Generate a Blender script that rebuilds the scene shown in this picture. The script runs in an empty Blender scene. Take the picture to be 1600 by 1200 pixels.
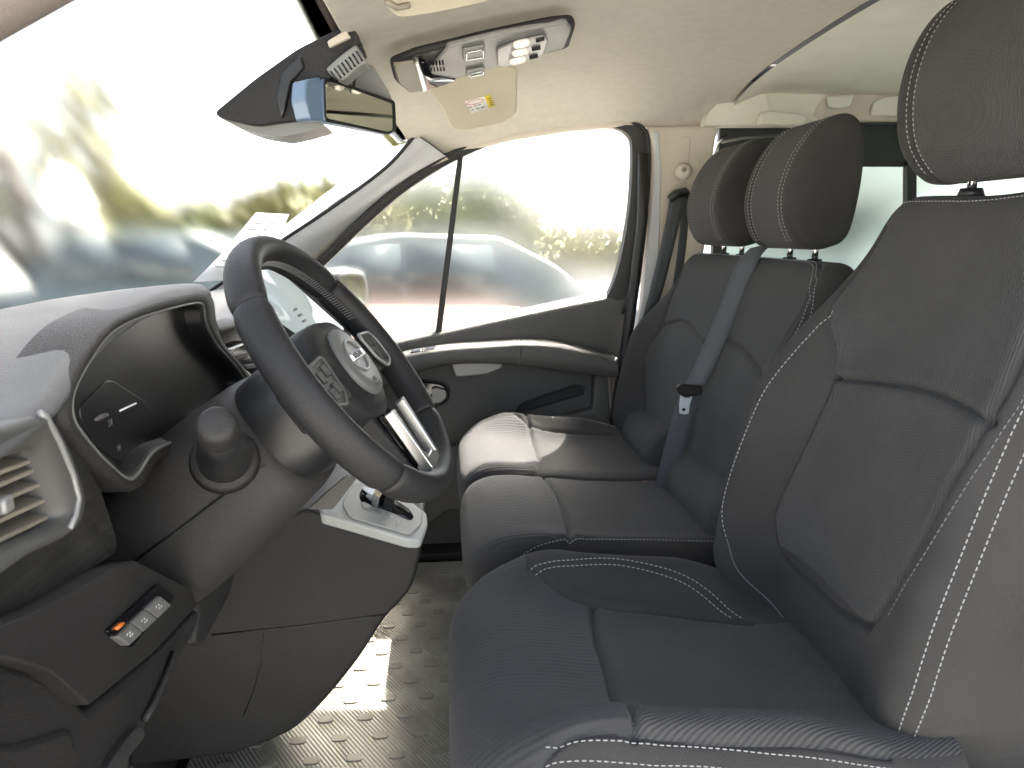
import bpy, bmesh, math, random
import numpy as np
from mathutils import Vector, Matrix
random.seed(7); rng = np.random.default_rng(7)
S = bpy.context.scene
COL = S.collection
# ------------------------------------------------------------------ camera, world, sun, exposure
LENS_PX, PITCH, YAW, EYE = 1100.0, math.radians(-12.0), math.radians(5.5), 0.98
fwd = Vector((math.sin(YAW)*math.cos(PITCH), math.cos(YAW)*math.cos(PITCH), math.sin(PITCH)))
rgt = Vector((math.cos(YAW), -math.sin(YAW), 0)); upv = rgt.cross(fwd)
EYEP = Vector((0, 0, EYE))
cd = bpy.data.cameras.new('camera'); cam = bpy.data.objects.new('camera', cd); COL.objects.link(cam)
cd.sensor_width = 36; cd.lens = 36*LENS_PX/1600; cd.clip_start = 0.02; cd.clip_end = 500
cam.matrix_world = Matrix.Translation(EYEP) @ Matrix((rgt, upv, -fwd)).transposed().to_4x4()
cd.dof.use_dof = True; cd.dof.focus_distance = 1.05; cd.dof.aperture_fstop = 11.0
S.camera = cam
SUNV = Vector((0.43, 0.60, 1.0)).normalized()
w = bpy.data.worlds.new('World'); S.world = w; w.use_nodes = True
nt = w.node_tree; sky = nt.nodes.new('ShaderNodeTexSky'); sky.sky_type = 'NISHITA'; sky.sun_disc = False
sky.sun_elevation = math.asin(SUNV.z); sky.sun_rotation = math.atan2(SUNV.x, SUNV.y)
sky.dust_density = 3.0; sky.air_density = 1.0; sky.ozone_density = 1.0
bg = nt.nodes['Background']; hsv = nt.nodes.new('ShaderNodeHueSaturation'); hsv.inputs['Saturation'].default_value = 0.42; nt.links.new(sky.outputs[0], hsv.inputs['Color']); nt.links.new(hsv.outputs[0], bg.inputs[0]); bg.inputs[1].default_value = 0.05
sd = bpy.data.lights.new('sun', 'SUN'); sd.energy = 5.0; sd.angle = math.radians(0.5); sd.color = (1.0, 0.94, 0.84)
sun = bpy.data.objects.new('sun', sd); COL.objects.link(sun); sun.rotation_euler = SUNV.to_track_quat('Z', 'Y').to_euler()
sun.location = (3, 4, 8)
S.view_settings.view_transform = 'Standard'; S.view_settings.look = 'None'
S.view_settings.exposure = 4.08; S.view_settings.gamma = 1.0
S.render.engine = 'CYCLES'; S.cycles.use_denoising = True; S.cycles.max_bounces = 10; S.cycles.diffuse_bounces = 5
S.cycles.transparent_max_bounces = 12; S.cycles.sample_clamp_indirect = 6.0
# ------------------------------------------------------------------ sight lines: a place in the cab from where it shows and one known coordinate
def ray(x, y): return rgt*((x-800)/LENS_PX) + upv*(-(y-600)/LENS_PX) + fwd
def Py(x, y, Y): d = ray(x, y); return EYEP + d*(Y/d.y)
def Px(x, y, X): d = ray(x, y); return EYEP + d*(X/d.x)
def Pz(x, y, Z): d = ray(x, y); return EYEP + d*((Z-EYE)/d.z)
def Ppl(x, y, P0, N):
    d = ray(x, y); return EYEP + d*((Vector(P0)-EYEP).dot(N)/d.dot(N))
# ------------------------------------------------------------------ materials
MATS = {}
def mat(name, col, rough=0.5, metal=0.0, spec=0.5, bump=None, var=0.0, sheen=0.0, emit=None, coat=0.0, varscale=12.0, speck=None):
    """bump: list of (kind, scale, strength, axis) ; kind noise / wave / weave / voronoi"""
    m = bpy.data.materials.new(name); m.use_nodes = True; MATS[name] = m
    n = m.node_tree.nodes; l = m.node_tree.links; b = n['Principled BSDF']
    b.inputs['Base Color'].default_value = (*col, 1); b.inputs['Roughness'].default_value = rough
    b.inputs['Metallic'].default_value = metal; b.inputs['Specular IOR Level'].default_value = spec
    if sheen: b.inputs['Sheen Weight'].default_value = sheen; b.inputs['Sheen Roughness'].default_value = 0.5
    if coat: b.inputs['Coat Weight'].default_value = coat; b.inputs['Coat Roughness'].default_value = 0.08
    if emit: b.inputs['Emission Color'].default_value = (*emit[:3], 1); b.inputs['Emission Strength'].default_value = emit[3]
    tc = n.new('ShaderNodeTexCoord')
    if var:
        nz = n.new('ShaderNodeTexNoise'); nz.inputs['Scale'].default_value = varscale; nz.inputs['Detail'].default_value = 5
        l.new(tc.outputs['Object'], nz.inputs['Vector'])
        mr = n.new('ShaderNodeMapRange'); mr.inputs[1].default_value = 0.3; mr.inputs[2].default_value = 0.7
        mr.inputs[3].default_value = 1-var; mr.inputs[4].default_value = 1+var; l.new(nz.outputs['Fac'], mr.inputs[0])
        mx = n.new('ShaderNodeVectorMath'); mx.operation = 'SCALE'; mx.inputs[0].default_value = col
        l.new(mr.outputs[0], mx.inputs['Scale']); l.new(mx.outputs[0], b.inputs['Base Color'])
        mr2 = n.new('ShaderNodeMapRange'); mr2.inputs[1].default_value = 0.3; mr2.inputs[2].default_value = 0.7
        mr2.inputs[3].default_value = max(0.02, rough-0.08); mr2.inputs[4].default_value = min(1, rough+0.08)
        l.new(nz.outputs['Fac'], mr2.inputs[0]); l.new(mr2.outputs[0], b.inputs['Roughness'])
    if speck:                                     # lint and dust lying on the surface
        sz = n.new('ShaderNodeTexNoise'); sz.inputs['Scale'].default_value = speck[0]; sz.inputs['Detail'].default_value = 2; l.new(tc.outputs['Object'], sz.inputs['Vector'])
        big = n.new('ShaderNodeTexNoise'); big.inputs['Scale'].default_value = speck[0]*.04; big.inputs['Detail'].default_value = 3; l.new(tc.outputs['Object'], big.inputs['Vector'])
        sm = n.new('ShaderNodeMath'); sm.operation = 'MULTIPLY_ADD'; sm.inputs[1].default_value = .35; l.new(big.outputs['Fac'], sm.inputs[0]); l.new(sz.outputs['Fac'], sm.inputs[2])
        sr = n.new('ShaderNodeMapRange'); sr.inputs[1].default_value = speck[1]+.17; sr.inputs[2].default_value = speck[1]+.25; sr.inputs[3].default_value = 0; sr.inputs[4].default_value = speck[2]; l.new(sm.outputs[0], sr.inputs[0])
        mc_ = n.new('ShaderNodeMix'); mc_.data_type = 'RGBA'; l.new(sr.outputs[0], mc_.inputs[0]); mc_.inputs[7].default_value = (.35, .33, .30, 1)
        if var: l.new(mx.outputs[0], mc_.inputs[6])
        else: mc_.inputs[6].default_value = (*col, 1)
        l.new(mc_.outputs[2], b.inputs['Base Color'])
    prev = None
    for kind, sc, st, ax in (bump or []):
        mp = n.new('ShaderNodeMapping'); l.new(tc.outputs['Object'], mp.inputs['Vector'])
        if kind == 'noise':
            t = n.new('ShaderNodeTexNoise'); t.inputs['Scale'].default_value = sc; t.inputs['Detail'].default_value = 3; out = t.outputs['Fac']
            if ax: mp.inputs['Scale'].default_value = ax
        elif kind == 'voronoi':
            t = n.new('ShaderNodeTexVoronoi'); t.inputs['Scale'].default_value = sc; out = t.outputs['Distance']
            if ax: mp.inputs['Scale'].default_value = ax
        else:
            t = n.new('ShaderNodeTexWave'); t.bands_direction = 'X'; t.inputs['Scale'].default_value = sc
            t.inputs['Distortion'].default_value = 0.15 if kind == 'wave' else 1.2; t.inputs['Detail Scale'].default_value = 3; out = t.outputs['Fac']
            mp.inputs['Rotation'].default_value = ax
        l.new(mp.outputs[0], t.inputs['Vector'])
        bp = n.new('ShaderNodeBump'); bp.inputs['Strength'].default_value = st; bp.inputs['Distance'].default_value = 0.002
        l.new(out, bp.inputs['Height'])
        if prev: l.new(prev.outputs[0], bp.inputs['Normal'])
        prev = bp
    if prev: l.new(prev.outputs[0], b.inputs['Normal'])
    return m
def glassmat(name, tint, refl=1.0):
    m = bpy.data.materials.new(name); m.use_nodes = True; MATS[name] = m
    n = m.node_tree.nodes; l = m.node_tree.links; n.remove(n['Principled BSDF'])
    tr = n.new('ShaderNodeBsdfTransparent'); tr.inputs[0].default_value = (*tint, 1)
    gl = n.new('ShaderNodeBsdfGlossy'); gl.inputs['Roughness'].default_value = 0.02
    lw = n.new('ShaderNodeLayerWeight'); lw.inputs[0].default_value = 0.5        # thin pane: Schlick reflection, same from both sides
    pw_ = n.new('ShaderNodeMath'); pw_.operation = 'POWER'; pw_.inputs[1].default_value = 5; l.new(lw.outputs['Facing'], pw_.inputs[0])
    ma = n.new('ShaderNodeMath'); ma.operation = 'MULTIPLY_ADD'; ma.inputs[1].default_value = 0.7; ma.inputs[2].default_value = 0.05; l.new(pw_.outputs[0], ma.inputs[0])
    mx = n.new('ShaderNodeMixShader'); l.new(ma.outputs[0], mx.inputs[0]); l.new(tr.outputs[0], mx.inputs[1]); l.new(gl.outputs[0], mx.inputs[2])
    l.new(mx.outputs[0], n['Material Output'].inputs[0]); return m
Z90 = (0, 0, math.pi/2)
mat('fabric_rib', (.044, .0442, .046), .9, spec=.25, bump=[('wave', 40, .42, Z90), ('noise', 900, .6, None)], sheen=.07, var=.20, varscale=6, speck=(420, .68, .07))
mat('fabric_fine', (.049, .0487, .0497), .9, spec=.25, bump=[('wave', 95, .75, (0, 0, 1.2)), ('noise', 1100, .6, None)], sheen=.07, var=.18, varscale=7, speck=(420, .68, .07))
mat('fabric_plain', (.036, .0353, .0353), .92, spec=.15, bump=[('noise', 1400, .3, None), ('voronoi', 700, .2, None)], sheen=.05, var=.18, varscale=8, speck=(420, .69, .06))
mat('fabric_dark', (.030, .030, .032), .85, bump=[('noise', 900, .3, None)], var=.1)
mat('stitch', (.27, .27, .275), .8)
mat('piping', (.10, .10, .105), .7)
mat('leather', (.018, .018, .019), .50, spec=.22, bump=[('voronoi', 420, .12, None), ('noise', 200, .08, None)], var=.08, varscale=20)
mat('plastic', (.019, .0182, .018), .55, spec=.3, bump=[('voronoi', 700, .3, None)], var=.18, varscale=5, speck=(300, .69, .07))
mat('plastic_soft', (.030, .029, .0285), .58, spec=.28, bump=[('voronoi', 700, .3, None)], var=.15, varscale=5, speck=(300, .70, .06))
mat('dash_pad', (.066, .067, .069), .6, bump=[('voronoi', 700, .25, None)], var=.08, varscale=6, speck=(260, .68, .08))
mat('plastic_black', (.012, .012, .013), .4, bump=[('voronoi', 900, .08, None)], var=.1)
mat('gloss_black', (.006, .006, .008), .08)
mat('pillar_brown', (.13, .11, .095), .7, bump=[('voronoi', 600, .15, None)])
mat('inset_grey', (.33, .33, .315), .42, var=.03)
mat('badge_grey', (.11, .11, .106), .5, var=.04)
mat('satin_grey', (.22, .22, .215), .38, metal=.25, var=.05)
mat('plate_grey', (.38, .39, .375), .40, metal=.0, var=.03)
mat('silver', (.50, .50, .49), .32, metal=.9, var=.04)
mat('chrome', (.62, .62, .62), .14, metal=1.0)
mat('brushed_trim', (.020, .0195, .018), .45, bump=[('noise', 160, 1.0, (1, .05, 1)), ('noise', 60, .6, (1, .04, 1))], var=.25, varscale=30)
mat('vent_grey', (.060, .059, .056), .45, bump=[('voronoi', 800, .1, None)], var=.05)
mat('headliner', (.53, .50, .43), .95, bump=[('noise', 700, .5, None), ('noise', 90, .15, None)], var=.05, varscale=40)
mat('liner_rear', (.66, .64, .55), .9, bump=[('noise', 600, .25, None)], var=.04)
mat('pillar_trim', (.52, .465, .39), .7, bump=[('voronoi', 600, .15, None)], var=.04)
mat('pillar_blue', (.50, .51, .52), .5, bump=[('voronoi', 600, .1, None)], var=.04)
mat('visor', (.54, .49, .38), .8, bump=[('noise', 500, .25, None)], var=.04)
mat('console_grey', (.19, .195, .185), .45, bump=[('voronoi', 800, .08, None)], var=.04)
mat('console_tan', (.20, .18, .14), .5, var=.04)
mat('lamp_lens', (.75, .72, .68), .12, emit=(1, .95, .9, .008))
mat('door_plastic', (.066, .064, .062), .5, bump=[('voronoi', 700, .3, None)], var=.12, varscale=5, speck=(300, .68, .10))
mat('rubber', (.010, .010, .010), .55, bump=[('noise', 300, .1, None)])
mat('mat_rubber', (.29, .277, .24), .9, spec=.2, bump=[('wave', 45, 1.0, (0, 0, math.radians(-35))), ('noise', 500, .2, None)], var=.28, varscale=9, speck=(200, .62, .35))
mat('mat_pad', (.245, .233, .20), .9, spec=.2, bump=[('noise', 500, .2, None)], var=.1)
mat('belt', (.062, .068, .076), .6, bump=[('wave', 160, .35, (0, 0, .6)), ('noise', 900, .2, None)])
mat('white_metal', (.62, .68, .72), .35, metal=.3)
mat('red_plastic', (.55, .06, .03), .5)
mat('carpet', (.018, .018, .018), .95, bump=[('noise', 500, .6, None)])
mat('paper', (.75, .74, .71), .9, var=.03)
mat('ink', (.10, .09, .10), .8)
mat('ink_red', (.50, .09, .07), .8)
mat('ink_yellow', (.72, .55, .05), .8)
mat('marking', (.70, .70, .70), .6)
mat('orange_led', (.6, .15, .02), .4, emit=(1, .25, .03, .005))
mat('display', (.014, .0135, .014), .30)
mat('touchscreen', (.30, .33, .33), .10, emit=(.80, .93, .92, .022), coat=.4)  # sky reflection on the screen put into the pale base colour and glow
mat('screen_glow', (.5, .5, .5), .5, emit=(.9, .95, 1, .025))
mat('mirror', (.78, .77, .66), .02, metal=1.0)
mat('mirror_side', (.9, .9, .9), .03, metal=1.0)
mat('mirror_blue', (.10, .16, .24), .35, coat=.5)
def softglass(name, tint, rough, ior, clear):
    """pane that blurs the view as the photograph shows it, part of the light going straight through"""
    m = bpy.data.materials.new(name); m.use_nodes = True; MATS[name] = m
    n = m.node_tree.nodes; l = m.node_tree.links; n.remove(n['Principled BSDF'])
    rf = n.new('ShaderNodeBsdfRefraction'); rf.distribution = 'BECKMANN'; rf.inputs['Roughness'].default_value = rough; rf.inputs['IOR'].default_value = ior; rf.inputs['Color'].default_value = (*tint, 1)
    tr = n.new('ShaderNodeBsdfTransparent'); tr.inputs[0].default_value = (*tint, 1)
    mx = n.new('ShaderNodeMixShader'); mx.inputs[0].default_value = clear; l.new(rf.outputs[0], mx.inputs[1]); l.new(tr.outputs[0], mx.inputs[2])
    l.new(mx.outputs[0], n['Material Output'].inputs[0]); return m
softglass('glass_screen', (.86, .86, .85), .13, 1.09, .0); softglass('glass_door', (.92, .92, .91), .40, 1.2, .64); softglass('glass_tint', (.54, .60, .60), .36, 1.2, .1)
mat('asphalt', (.27, .265, .25), .9, bump=[('noise', 60, .5, None)], var=.2, varscale=.6)
mat('tyre', (.02, .02, .02), .8); mat('car_glass', (.05, .065, .072), .2)
mat('car_teal', (.065, .088, .092), .6, coat=.6); mat('mirror_case', (.06, .06, .06), .4)
mat('car_silver', (.12, .13, .135), .35, metal=.4, coat=.6); mat('car_white', (.40, .41, .41), .35, coat=.5)
mat('car_grey', (.11, .12, .12), .35, coat=.6); mat('car_rust', (.16, .10, .07), .35, coat=.6); mat('car_blue', (.075, .092, .105), .5, coat=.6)
mat('bark', (.09, .08, .07), .9, bump=[('noise', 30, .6, None)], var=.2)
mat('leaf', (.10, .115, .036), .7, var=.35, varscale=2); mat('leaf_spring', (.16, .155, .058), .7, var=.3, varscale=2)
mat('fence_wood', (.20, .17, .13), .8, var=.2)
# ------------------------------------------------------------------ object helpers
BASE = {}
def thing(name, label, cat, loc, group=None):
    e = bpy.data.objects.new(name, None); COL.objects.link(e); e.location = loc; e.empty_display_size = .05
    e['label'] = label; e['category'] = cat; e['kind'] = 'thing'
    if group: e['group'] = group
    BASE[e] = Vector(loc); return e
def root_offset(p):
    o = Vector((0, 0, 0))
    while p is not None: o += p.location; p = p.parent
    return o
def mesh(name, verts, faces, m, parent=None, smooth=True, label=None, kind=None, bevel=0, seg=2, sub=0, auto=None):
    me = bpy.data.meshes.new(name); me.from_pydata([tuple(v) for v in verts], [], [tuple(int(i) for i in f) for f in faces]); me.update()
    return finish(name, me, m, parent, smooth, label, kind, bevel, seg, sub, auto)
def finish(name, me, m, parent=None, smooth=True, label=None, kind=None, bevel=0, seg=2, sub=0, auto=None):
    bm = bmesh.new(); bm.from_mesh(me); bmesh.ops.recalc_face_normals(bm, faces=bm.faces); bm.to_mesh(me); bm.free()
    o = bpy.data.objects.new(name, me); COL.objects.link(o)
    me.materials.append(MATS[m])
    if smooth: me.polygons.foreach_set('use_smooth', [True]*len(me.polygons))
    if parent is not None:
        o.parent = parent
        if parent.type == 'EMPTY': o.matrix_parent_inverse = Matrix.Translation(-parent.location)
    if label: o['label'] = label
    if kind: o['kind'] = kind
    if bevel:
        b = o.modifiers.new('bevel', 'BEVEL'); b.width = bevel; b.segments = seg; b.limit_method = 'ANGLE'; b.angle_limit = math.radians(35); b.harden_normals = False
    if sub:
        s_ = o.modifiers.new('sub', 'SUBSURF'); s_.levels = sub; s_.render_levels = sub
    if auto or bevel:
        try:
            me.set_sharp_from_angle(angle=math.radians(auto or 40))
        except Exception: pass
    return o
def crom(pts, n=8, closed=False):
    P = [Vector(p) for p in pts]; out = []; N = len(P)
    rngi = range(N) if closed else range(N-1)
    for i in rngi:
        p0 = P[(i-1) % N] if closed or i > 0 else P[0]*2-P[1]
        p1 = P[i]; p2 = P[(i+1) % N]; p3 = P[(i+2) % N] if closed or i+2 < N else P[-1]*2-P[-2]
        for k in range(n):
            t = k/n
            out.append(.5*((2*p1)+(p2-p0)*t+(2*p0-5*p1+4*p2-p3)*t*t+(3*p1-p0-3*p2+p3)*t**3))
    if not closed: out.append(P[-1])
    return out
def rounded(pts, r, n=5):
    """round the corners of a closed 3-D polygon; r: one radius or one for each corner"""
    P = [Vector(p) for p in pts]; N = len(P); out = []
    for i in range(N):
        a, b, c = P[i-1], P[i], P[(i+1) % N]; ri = r[i] if isinstance(r, (list, tuple)) else r
        d1, d2 = (a-b), (c-b); k1 = min(ri, d1.length*.48); k2 = min(ri, d2.length*.48)
        if ri <= 0: out.append(b); continue
        s, e = b+d1.normalized()*k1, b+d2.normalized()*k2
        for j in range(n+1):
            t = j/n; out.append(s*(1-t)**2+b*2*t*(1-t)+e*t*t)
    return out
def slab(name, pts, ext, m, parent=None, bevel=.003, seg=2, **kw):
    """closed polygon given thickness along ext"""
    P = [Vector(p) for p in pts]; e = Vector(ext); n = len(P)
    V = P+[p+e for p in P]; F = [list(range(n)), list(range(2*n-1, n-1, -1))]+[[i, (i+1) % n, n+(i+1) % n, n+i] for i in range(n)]
    return mesh(name, V, F, m, parent, bevel=bevel, seg=seg, **kw)
def tube_geo(pts, r, seg=10, closed=False, flat=1.0, up=None):
    P = [Vector(p) for p in pts]; n = len(P); V = []; F = []
    prev = None
    for i in range(n):
        t = (P[(i+1) % n]-P[i-1]) if closed else (P[min(i+1, n-1)]-P[max(i-1, 0)])
        t.normalize()
        u = Vector(up) if up else (prev if prev is not None else (Vector((0, 0, 1)) if abs(t.z) < .9 else Vector((0, 1, 0))))
        a = (u-t*u.dot(t)).normalized(); prev = a; b = t.cross(a)
        ri = r[i] if isinstance(r, (list, tuple, np.ndarray)) else r
        for k in range(seg):
            th = 2*math.pi*k/seg; V.append(P[i]+a*(math.cos(th)*ri*flat)+b*(math.sin(th)*ri))
    m = n if closed else n-1
    for i in range(m):
        for k in range(seg):
            F.append([i*seg+k, i*seg+(k+1) % seg, ((i+1) % n)*seg+(k+1) % seg, ((i+1) % n)*seg+k])
    if not closed: F.append(list(range(seg))[::-1]); F.append([(n-1)*seg+k for k in range(seg)])
    return V, F
def tube(name, pts, r, m, parent=None, seg=10, closed=False, flat=1.0, up=None, **kw):
    V, F = tube_geo(pts, r, seg, closed, flat, up); return mesh(name, V, F, m, parent, **kw)
def gridmesh(name, G, m, parent=None, cu=False, cv=False, **kw):
    """G[i][j] points"""
    a, b = len(G), len(G[0]); V = [p for row in G for p in row]; F = []
    for i in range(a if cu else a-1):
        for j in range(b if cv else b-1):
            F.append([i*b+j, i*b+(j+1) % b, ((i+1) % a)*b+(j+1) % b, ((i+1) % a)*b+j])
    return mesh(name, V, F, m, parent, **kw)
def loft(name, secs, m, parent=None, caps=True, **kw):
    n = len(secs[0]); V = [Vector(p) for s_ in secs for p in s_]; F = []
    for i in range(len(secs)-1):
        for j in range(n): F.append([i*n+j, i*n+(j+1) % n, (i+1)*n+(j+1) % n, (i+1)*n+j])
    if caps: F.append(list(range(n))); F.append([(len(secs)-1)*n+j for j in range(n)][::-1])
    return mesh(name, V, F, m, parent, **kw)
def rbox(name, c, size, m, parent=None, R=None, bevel=.004, seg=3, **kw):
    R = R or Matrix.Identity(3); c = Vector(c); x, y, z = [q/2 for q in size]
    V = [c+R@Vector((sx*x, sy*y, sz*z)) for sx in (-1, 1) for sy in (-1, 1) for sz in (-1, 1)]
    F = [[0, 1, 3, 2], [4, 6, 7, 5], [0, 4, 5, 1], [2, 3, 7, 6], [0, 2, 6, 4], [1, 5, 7, 3]]
    return mesh(name, V, F, m, parent, bevel=bevel, seg=seg, **kw)
def dashes(name, pts, m, parent, length=.005, gap=.0026, r=.0008, normals=None):
    """a row of sewing stitches along a curve"""
    P = [Vector(p) for p in pts]; V = []; F = []
    L = [0]
    for i in range(1, len(P)): L.append(L[-1]+(P[i]-P[i-1]).length)
    def at(s_):
        i = max(0, min(len(L)-2, int(np.searchsorted(L, s_))-1)); t = (s_-L[i])/max(1e-9, L[i+1]-L[i]); return P[i].lerp(P[i+1], t)
    s_ = 0
    while s_+length < L[-1]:
        a, b = at(s_), at(s_+length); t = (b-a)
        if t.length > 1e-5:
            t.normalize(); u = t.orthogonal().normalized(); v = t.cross(u); k = len(V); c = (a+b)/2
            for q, rr in ((a, .55), (a.lerp(b, .25), 1), (a.lerp(b, .75), 1), (b, .55)):
                for th in range(4): V.append(q+(u*math.cos(th*math.pi/2)+v*math.sin(th*math.pi/2))*r*rr)
            for i in range(3):
                for j in range(4): F.append([k+i*4+j, k+i*4+(j+1) % 4, k+(i+1)*4+(j+1) % 4, k+(i+1)*4+j])
            F.append([k, k+1, k+2, k+3]); F.append([k+12, k+13, k+14, k+15])
        s_ += length+gap
    return V, F
def textmesh(body, size, origin, ux, uy, m, parent, name, depth=.0004):
    c = bpy.data.curves.new(name, 'FONT'); c.body = body; c.size = size; c.extrude = depth; c.align_x = 'CENTER'; c.align_y = 'CENTER'
    tmp = bpy.data.objects.new(name, c); COL.objects.link(tmp); dg = bpy.context.evaluated_depsgraph_get()
    me = bpy.data.meshes.new_from_object(tmp.evaluated_get(dg)); bpy.data.objects.remove(tmp)
    ux, uy = Vector(ux).normalized(), Vector(uy).normalized(); uz = ux.cross(uy)
    M = Matrix((ux, uy, uz)).transposed().to_4x4(); M.translation = Vector(origin); me.transform(M); me.materials.clear()
    return finish(name, me, m, parent, smooth=False)
# ------------------------------------------------------------------ upholstery
def arclen(P):
    d = np.hypot(*np.diff(np.array(P), axis=0).T); return np.concatenate([[0], np.cumsum(d)])
def smooth2d(pts, n=24):
    return [(p.x, p.y) for p in [Vector((q[0], q[1])) for q in [(v.x, v.y) for v in crom([Vector((a, b, 0)) for a, b in pts], n)]]]
def sstep(x, a, b):
    t = np.clip((x-a)/(b-a), 0, 1); return t*t*(3-2*t)
class Pad:
    """a padded panel: an xz profile swept across y, rounded at both sides, with bolsters and sewn seams"""
    def __init__(s, prof, yc, W, r=.03, side=.02, flip=1, wfun=None, bol=None, plan=None, fade=(.30, .20, 0)):
        s.P = np.array(smooth2d(prof)); s.L = arclen(s.P); s.len = s.L[-1]; s.yc, s.W, s.r, s.side = yc, W, r, side
        T = np.gradient(s.P, axis=0); T /= np.linalg.norm(T, axis=1)[:, None]; s.N = np.stack([-T[:, 1], T[:, 0]], 1)*flip
        s.wfun = wfun or (lambda q: 1+0*q); s.bol = bol or (lambda a, v: 0*a); s.plan = plan or (lambda a, v: 0*a)
        s.fade = fade; s.vmax = W-r+r*math.pi/2+side; s.seams = []
    def raw(s, a, v):
        a = np.asarray(a, float); v = np.asarray(v, float)
        px = np.interp(a, s.L, s.P[:, 0]); pz = np.interp(a, s.L, s.P[:, 1]); nx = np.interp(a, s.L, s.N[:, 0]); nz = np.interp(a, s.L, s.N[:, 1])
        av = np.abs(v); f = s.W-s.r; ph = np.clip((av-f)/s.r, 0, math.pi/2); rest = np.clip(av-f-s.r*math.pi/2, 0, None)*(1-.9*sstep(a, s.len-s.fade[0], s.len-s.fade[1])*s.fade[2])
        y = np.where(av < f, av, f+s.r*np.sin(ph)); d = -(s.r-s.r*np.cos(ph))-rest
        d = d+s.bol(a, v)+s.plan(a, v)
        y = s.yc+np.sign(v)*y*s.wfun(a)
        return px, y, pz, nx, nz, d
    def groove(s, a, v):
        d = 0*a
        for pts, w, dep in s.seams:
            A = np.array(pts); best = np.full(a.shape, 9.)
            for i in range(len(A)-1):
                p, q = A[i], A[i+1]; e = q-p; L2 = max(1e-12, e@e)
                t = np.clip(((a-p[0])*e[0]+(v-p[1])*e[1])/L2, 0, 1); best = np.minimum(best, np.hypot(a-p[0]-t*e[0], v-p[1]-t*e[1]))
            d = d-dep*np.exp(-(best/w)**2)+.16*dep*np.exp(-((best-3*w)/(2*w))**2)
        return d
    def pos(s, a, v, off=0.0):
        a = np.asarray(a, float); v = np.asarray(v, float)
        px, y, pz, nx, nz, d = s.raw(a, v); d = d+s.groove(a, v)+off
        return np.stack([px+nx*d, y, pz+nz*d], -1)
    def seam(s, pts, w=.0035, dep=.005, n=6):
        q = [(p.x, p.y) for p in crom([Vector((a, b, 0)) for a, b in pts], n)] if len(pts) > 2 else pts
        s.seams.append((q, w, dep)); return q
    def build(s, regions, parent, na, nv):
        """regions(a, v) -> int array; names: {int: (name, material)}"""
        fn, names = regions
        A = np.linspace(0, s.len, na); Vv = np.linspace(-s.vmax, s.vmax, nv); a, v = np.meshgrid(A, Vv, indexing='ij')
        P = s.pos(a, v).reshape(-1, 3); am = (a[:-1, :-1]+a[1:, 1:])/2; vm = (v[:-1, :-1]+v[1:, 1:])/2; R = fn(am, vm)
        idx = np.arange(na*nv).reshape(na, nv); q = np.stack([idx[:-1, :-1], idx[1:, :-1], idx[1:, 1:], idx[:-1, 1:]], -1)
        out = {}
        for k, (nm, mt) in names.items():
            f = q[R == k]
            if len(f) == 0: continue
            u, inv = np.unique(f.ravel(), return_inverse=True)
            out[k] = mesh(nm, P[u].tolist(), inv.reshape(-1, 4).tolist(), mt, parent)
        return out
    def on(s, pts, off=.0006, n=10):
        """a curve laid on the pad"""
        q = [(p.x, p.y) for p in crom([Vector((a, b, 0)) for a, b in pts], n)]
        q = np.array(q); return s.pos(q[:, 0], q[:, 1], off)
    def hit(s, px, py):
        """(a, v) of the place on the padded surface that shows at a picture point"""
        if not hasattr(s, 'grid'):
            A = np.linspace(0, s.len, 260); Vv = np.linspace(-s.vmax, s.vmax, 260); a, v = np.meshgrid(A, Vv, indexing='ij'); P = s.pos(a, v)-np.array(EYEP)
            q = np.stack([P@np.array(rgt), P@np.array(upv), P@np.array(fwd)], -1); s.grid = (a, v, 800+LENS_PX*q[..., 0]/q[..., 2], 600-LENS_PX*q[..., 1]/q[..., 2], q[..., 2])
        a, v, gx, gy, gd = s.grid; d = np.hypot(gx-px, gy-py); lim = max(4.0, d.min()*1.3); cost = np.where(d <= lim, gd, 99)+d*.002
        i = np.unravel_index(int(np.argmin(cost)), cost.shape); return float(a[i]), float(v[i])
    def inv(s, pt, off=0.0):
        """(a, v) of a world point near the pad's face"""
        d = np.hypot(s.P[:, 0]+s.N[:, 0]*off-pt[0], s.P[:, 1]+s.N[:, 1]*off-pt[2]); return float(s.L[int(np.argmin(d))]), float(pt[1]-s.yc)
    def look(s, px, py, off=0.0):
        """(a, v) of the place on the pad that shows at a picture point"""
        d = np.array(ray(px, py)); best = None
        for k in np.linspace(.4, 3.0, 1300):
            q = np.array(EYEP)+d*k; dd = np.hypot(s.P[:, 0]+s.N[:, 0]*off-q[0], s.P[:, 1]+s.N[:, 1]*off-q[2]); i = int(np.argmin(dd))
            if best is None or dd[i] < best[0]: best = (dd[i], float(s.L[i]), float(q[1]-s.yc))
        return best[1], best[2]
def stitchlines(parent, lines, name='stitching', mt='stitch', **kw):
    V, F = [], []
    for p in lines:
        v, f = dashes(name, [Vector(q) for q in p], mt, parent, **kw); k = len(V); V += v; F += [[i+k for i in g] for g in f]
    return mesh(name, V, F, mt, parent, kind='stuff', smooth=False)
def side_of(pts, a, v):
    """v of a seam (given as (a, v) list, ordered in a) at a"""
    A = np.array(sorted(pts)); return np.interp(a, A[:, 0], A[:, 1])
def gauss(x, c, w): return np.exp(-((x-c)/w)**2)
def sstep(x, a, b):
    t = np.clip((x-a)/(b-a), 0, 1); return t*t*(3-2*t)

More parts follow.
